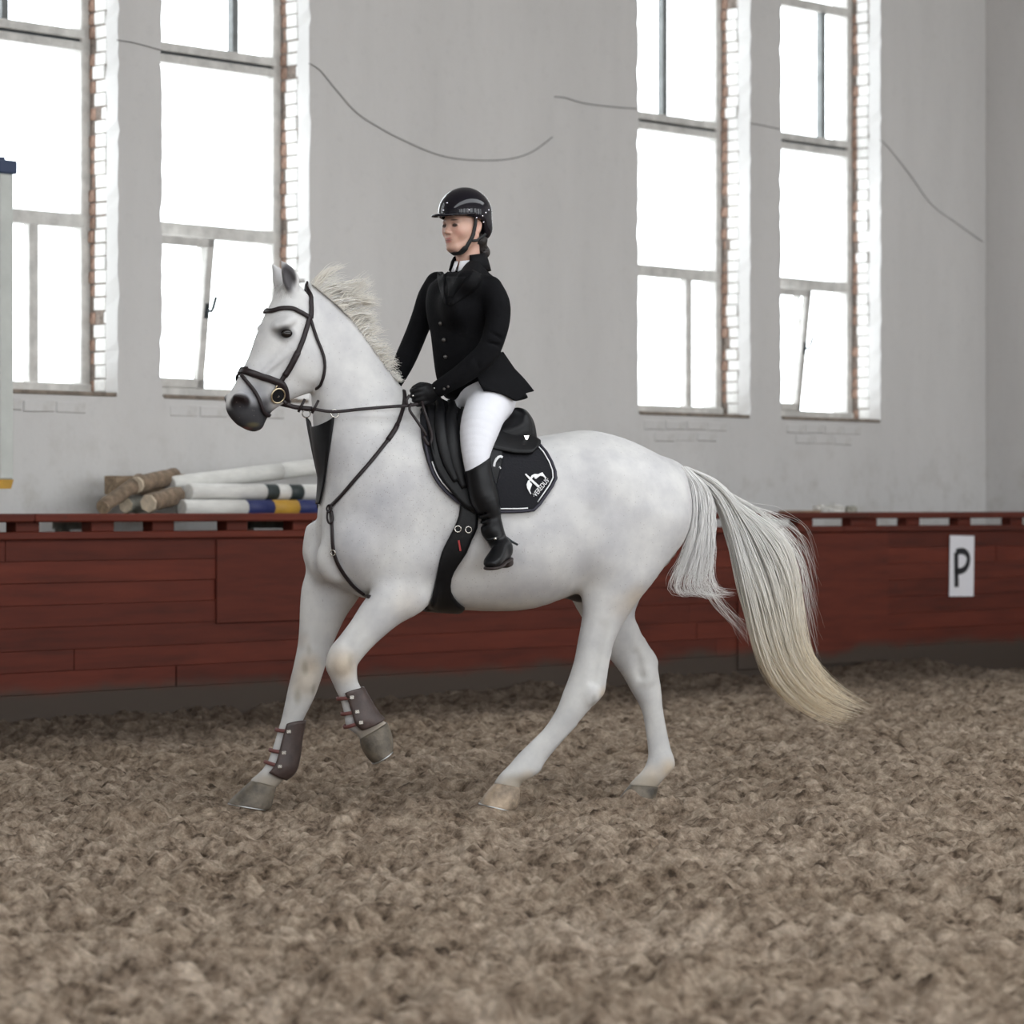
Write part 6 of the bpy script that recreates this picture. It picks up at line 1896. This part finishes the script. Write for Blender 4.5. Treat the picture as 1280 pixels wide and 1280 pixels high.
    for z in (1.9, 2.4, 2.9): MB().box(x1 - .76, x1 - .09, Yj - .02, Yj + .02, z, z + .10, .006).build('slat', PG, js, origin=oj)
    # letter board on the fence
    Yp = FENCE_Y - .012; x0, x1 = wx(1187, Yp), wx(1217, Yp); z0, z1 = wz(1200, 745.5, Yp), wz(1200, 669.5, Yp); oc = ((x0 + x1) / 2, Yp, (z0 + z1) / 2)
    sg = empty('letter_sign', oc); tag(sg, 'white card with a black letter P fixed to the red fence', 'sign')
    hw_, hh = (x1 - x0) / 2, (z1 - z0) / 2
    MB().box(-hw_, hw_, -.003, .003, -hh, hh).build('card', simple('white_card', (.78, .77, .81), .6), sg)
    INK = simple('black_marker', (.012, .012, .016), .6)
    m = MB(); Zs = lambda px, py: Vector((wx(px, Yp) - oc[0], -.0045, wz(px, py, Yp) - oc[2]))
    stem = [Zs(1195.6, 734), Zs(1195.0, 715), Zs(1194.5, 691)]; m.strap(stem, [Vector((0, -1, 0))] * 3, .060, .0012)
    bowl = [Zs(*q) for q in catmull([(1194.5, 690.5), (1199, 689), (1205, 689.5), (1209.5, 695), (1209.5, 703), (1206, 710.5), (1200, 714), (1195, 714)], 5)]
    m.strap(bowl, [Vector((0, -1, 0))] * len(bowl), .052, .0012); m.build('letter', INK, sg)
    sg.rotation_euler = (0, math.radians(1.2), 0)
    # scraps lying on the top rail
    STONE = simple('pale_rubble', (.56, .55, .52), .9, noise=.25, scale=20, bump=.5)
    def lump(name, label, cat, px0, px1, y, z0, z1, mat, seed):
        rg = random.Random(seed); xa, xb = wx(px0, y), wx(px1, y); o = empty(name, ((xa + xb) / 2, y, z0)); tag(o, label, cat)
        bm = bmesh.new(); bmesh.ops.create_cube(bm, size=1); bmesh.ops.subdivide_edges(bm, edges=bm.edges[:], cuts=2, use_grid_fill=True)
        for v in bm.verts:
            lift = 0 if v.co.z < -.4 else 1
            v.co = Vector((v.co.x * (xb - xa) * rg.uniform(.86, 1), v.co.y * .10 * rg.uniform(.8, 1), (v.co.z + .5) * (z1 - z0) * (1 if not lift else rg.uniform(.75, 1))))
        me = bpy.data.meshes.new('chunk'); bm.to_mesh(me); bm.free(); me.materials.append(mat); link(bpy.data.objects.new('chunk', me), o)
        return o
    zr = 1.252
    lump('rubble_block', 'pale broken block lying on the top rail behind the tail', 'block', 1022, 1052, FENCE_Y + .04, zr, zr + .062, STONE, 4)
    lump('rubble_block', 'mossy grey offcut on the top rail beside the pale block', 'block', 1053, 1066, FENCE_Y + .04, zr, zr + .05, GREY, 5)
    st = empty('wood_lath', (wx(1000, FENCE_Y + .03), FENCE_Y + .03, zr)); tag(st, 'thin flat brown lath lying on the top rail', 'lath')
    MB().box(-.22, .22, -.03, .03, 0, .014, .003).build('strip', WOOD, st)
    # cables on the wall
    CAB = simple('old_cable', (.17, .165, .16), .6)
    def cable(pts, label, r=.0034):
        S = [wp(p[0], p[1], WALL_Y - .006 if len(p) < 3 else p[2]) for p in catmull(pts, 6)]
        m = MB(); m.tube(S, r, 5); o = m.build('wall_cable', CAB, None, True, tuple(S[0])); o.location = S[0]
        tag(o, label, 'cable', 'loose cables on the window wall')
    cable([(146, 50), (165, 53), (185, 58), (206, 64)], 'short dark cable across the narrow pier of the left window pair')
    cable([(386, 79), (400, 88), (420, 112), (445, 140), (475, 160), (510, 178), (550, 194), (590, 200), (635, 199), (665, 190), (691, 171)], 'long sagging cable drooping over the wide pier above the rider')
    cable([(693, 121), (706, 122), (730, 129), (760, 133), (797, 136)], 'short cable running to the left side of the right window pair')
    cable([(938, 154), (955, 157), (977, 162)], 'short cable across the narrow pier of the right window pair')
    cable([(1100, 175), (1112, 186), (1140, 222), (1165, 256), (1200, 282), (1228, 302)], 'cable hanging in a slack curve right of the last window', .0028)

# ------------------------------------------------------------------ build everything
hall()
sand_floor()
fence()
horse, HBODY, HV, HF = build_horse()
HBVH = make_bvh(HV, HF)
build_hair(horse)
bridle, RINGS = build_bridle(HBVH)
build_reins(HBVH, RINGS)
build_breastplate(HBVH)
build_saddle_pad(HBVH)
build_saddle(HBVH)
build_boot(FAR_FORE, Y_FF, 10, 14, 'brown tendon boot on the planted foreleg furthest left')
build_boot(NEAR_FORE, Y_NF, 9, 13, 'brown tendon boot on the lifted bent foreleg')
build_rider()
props()
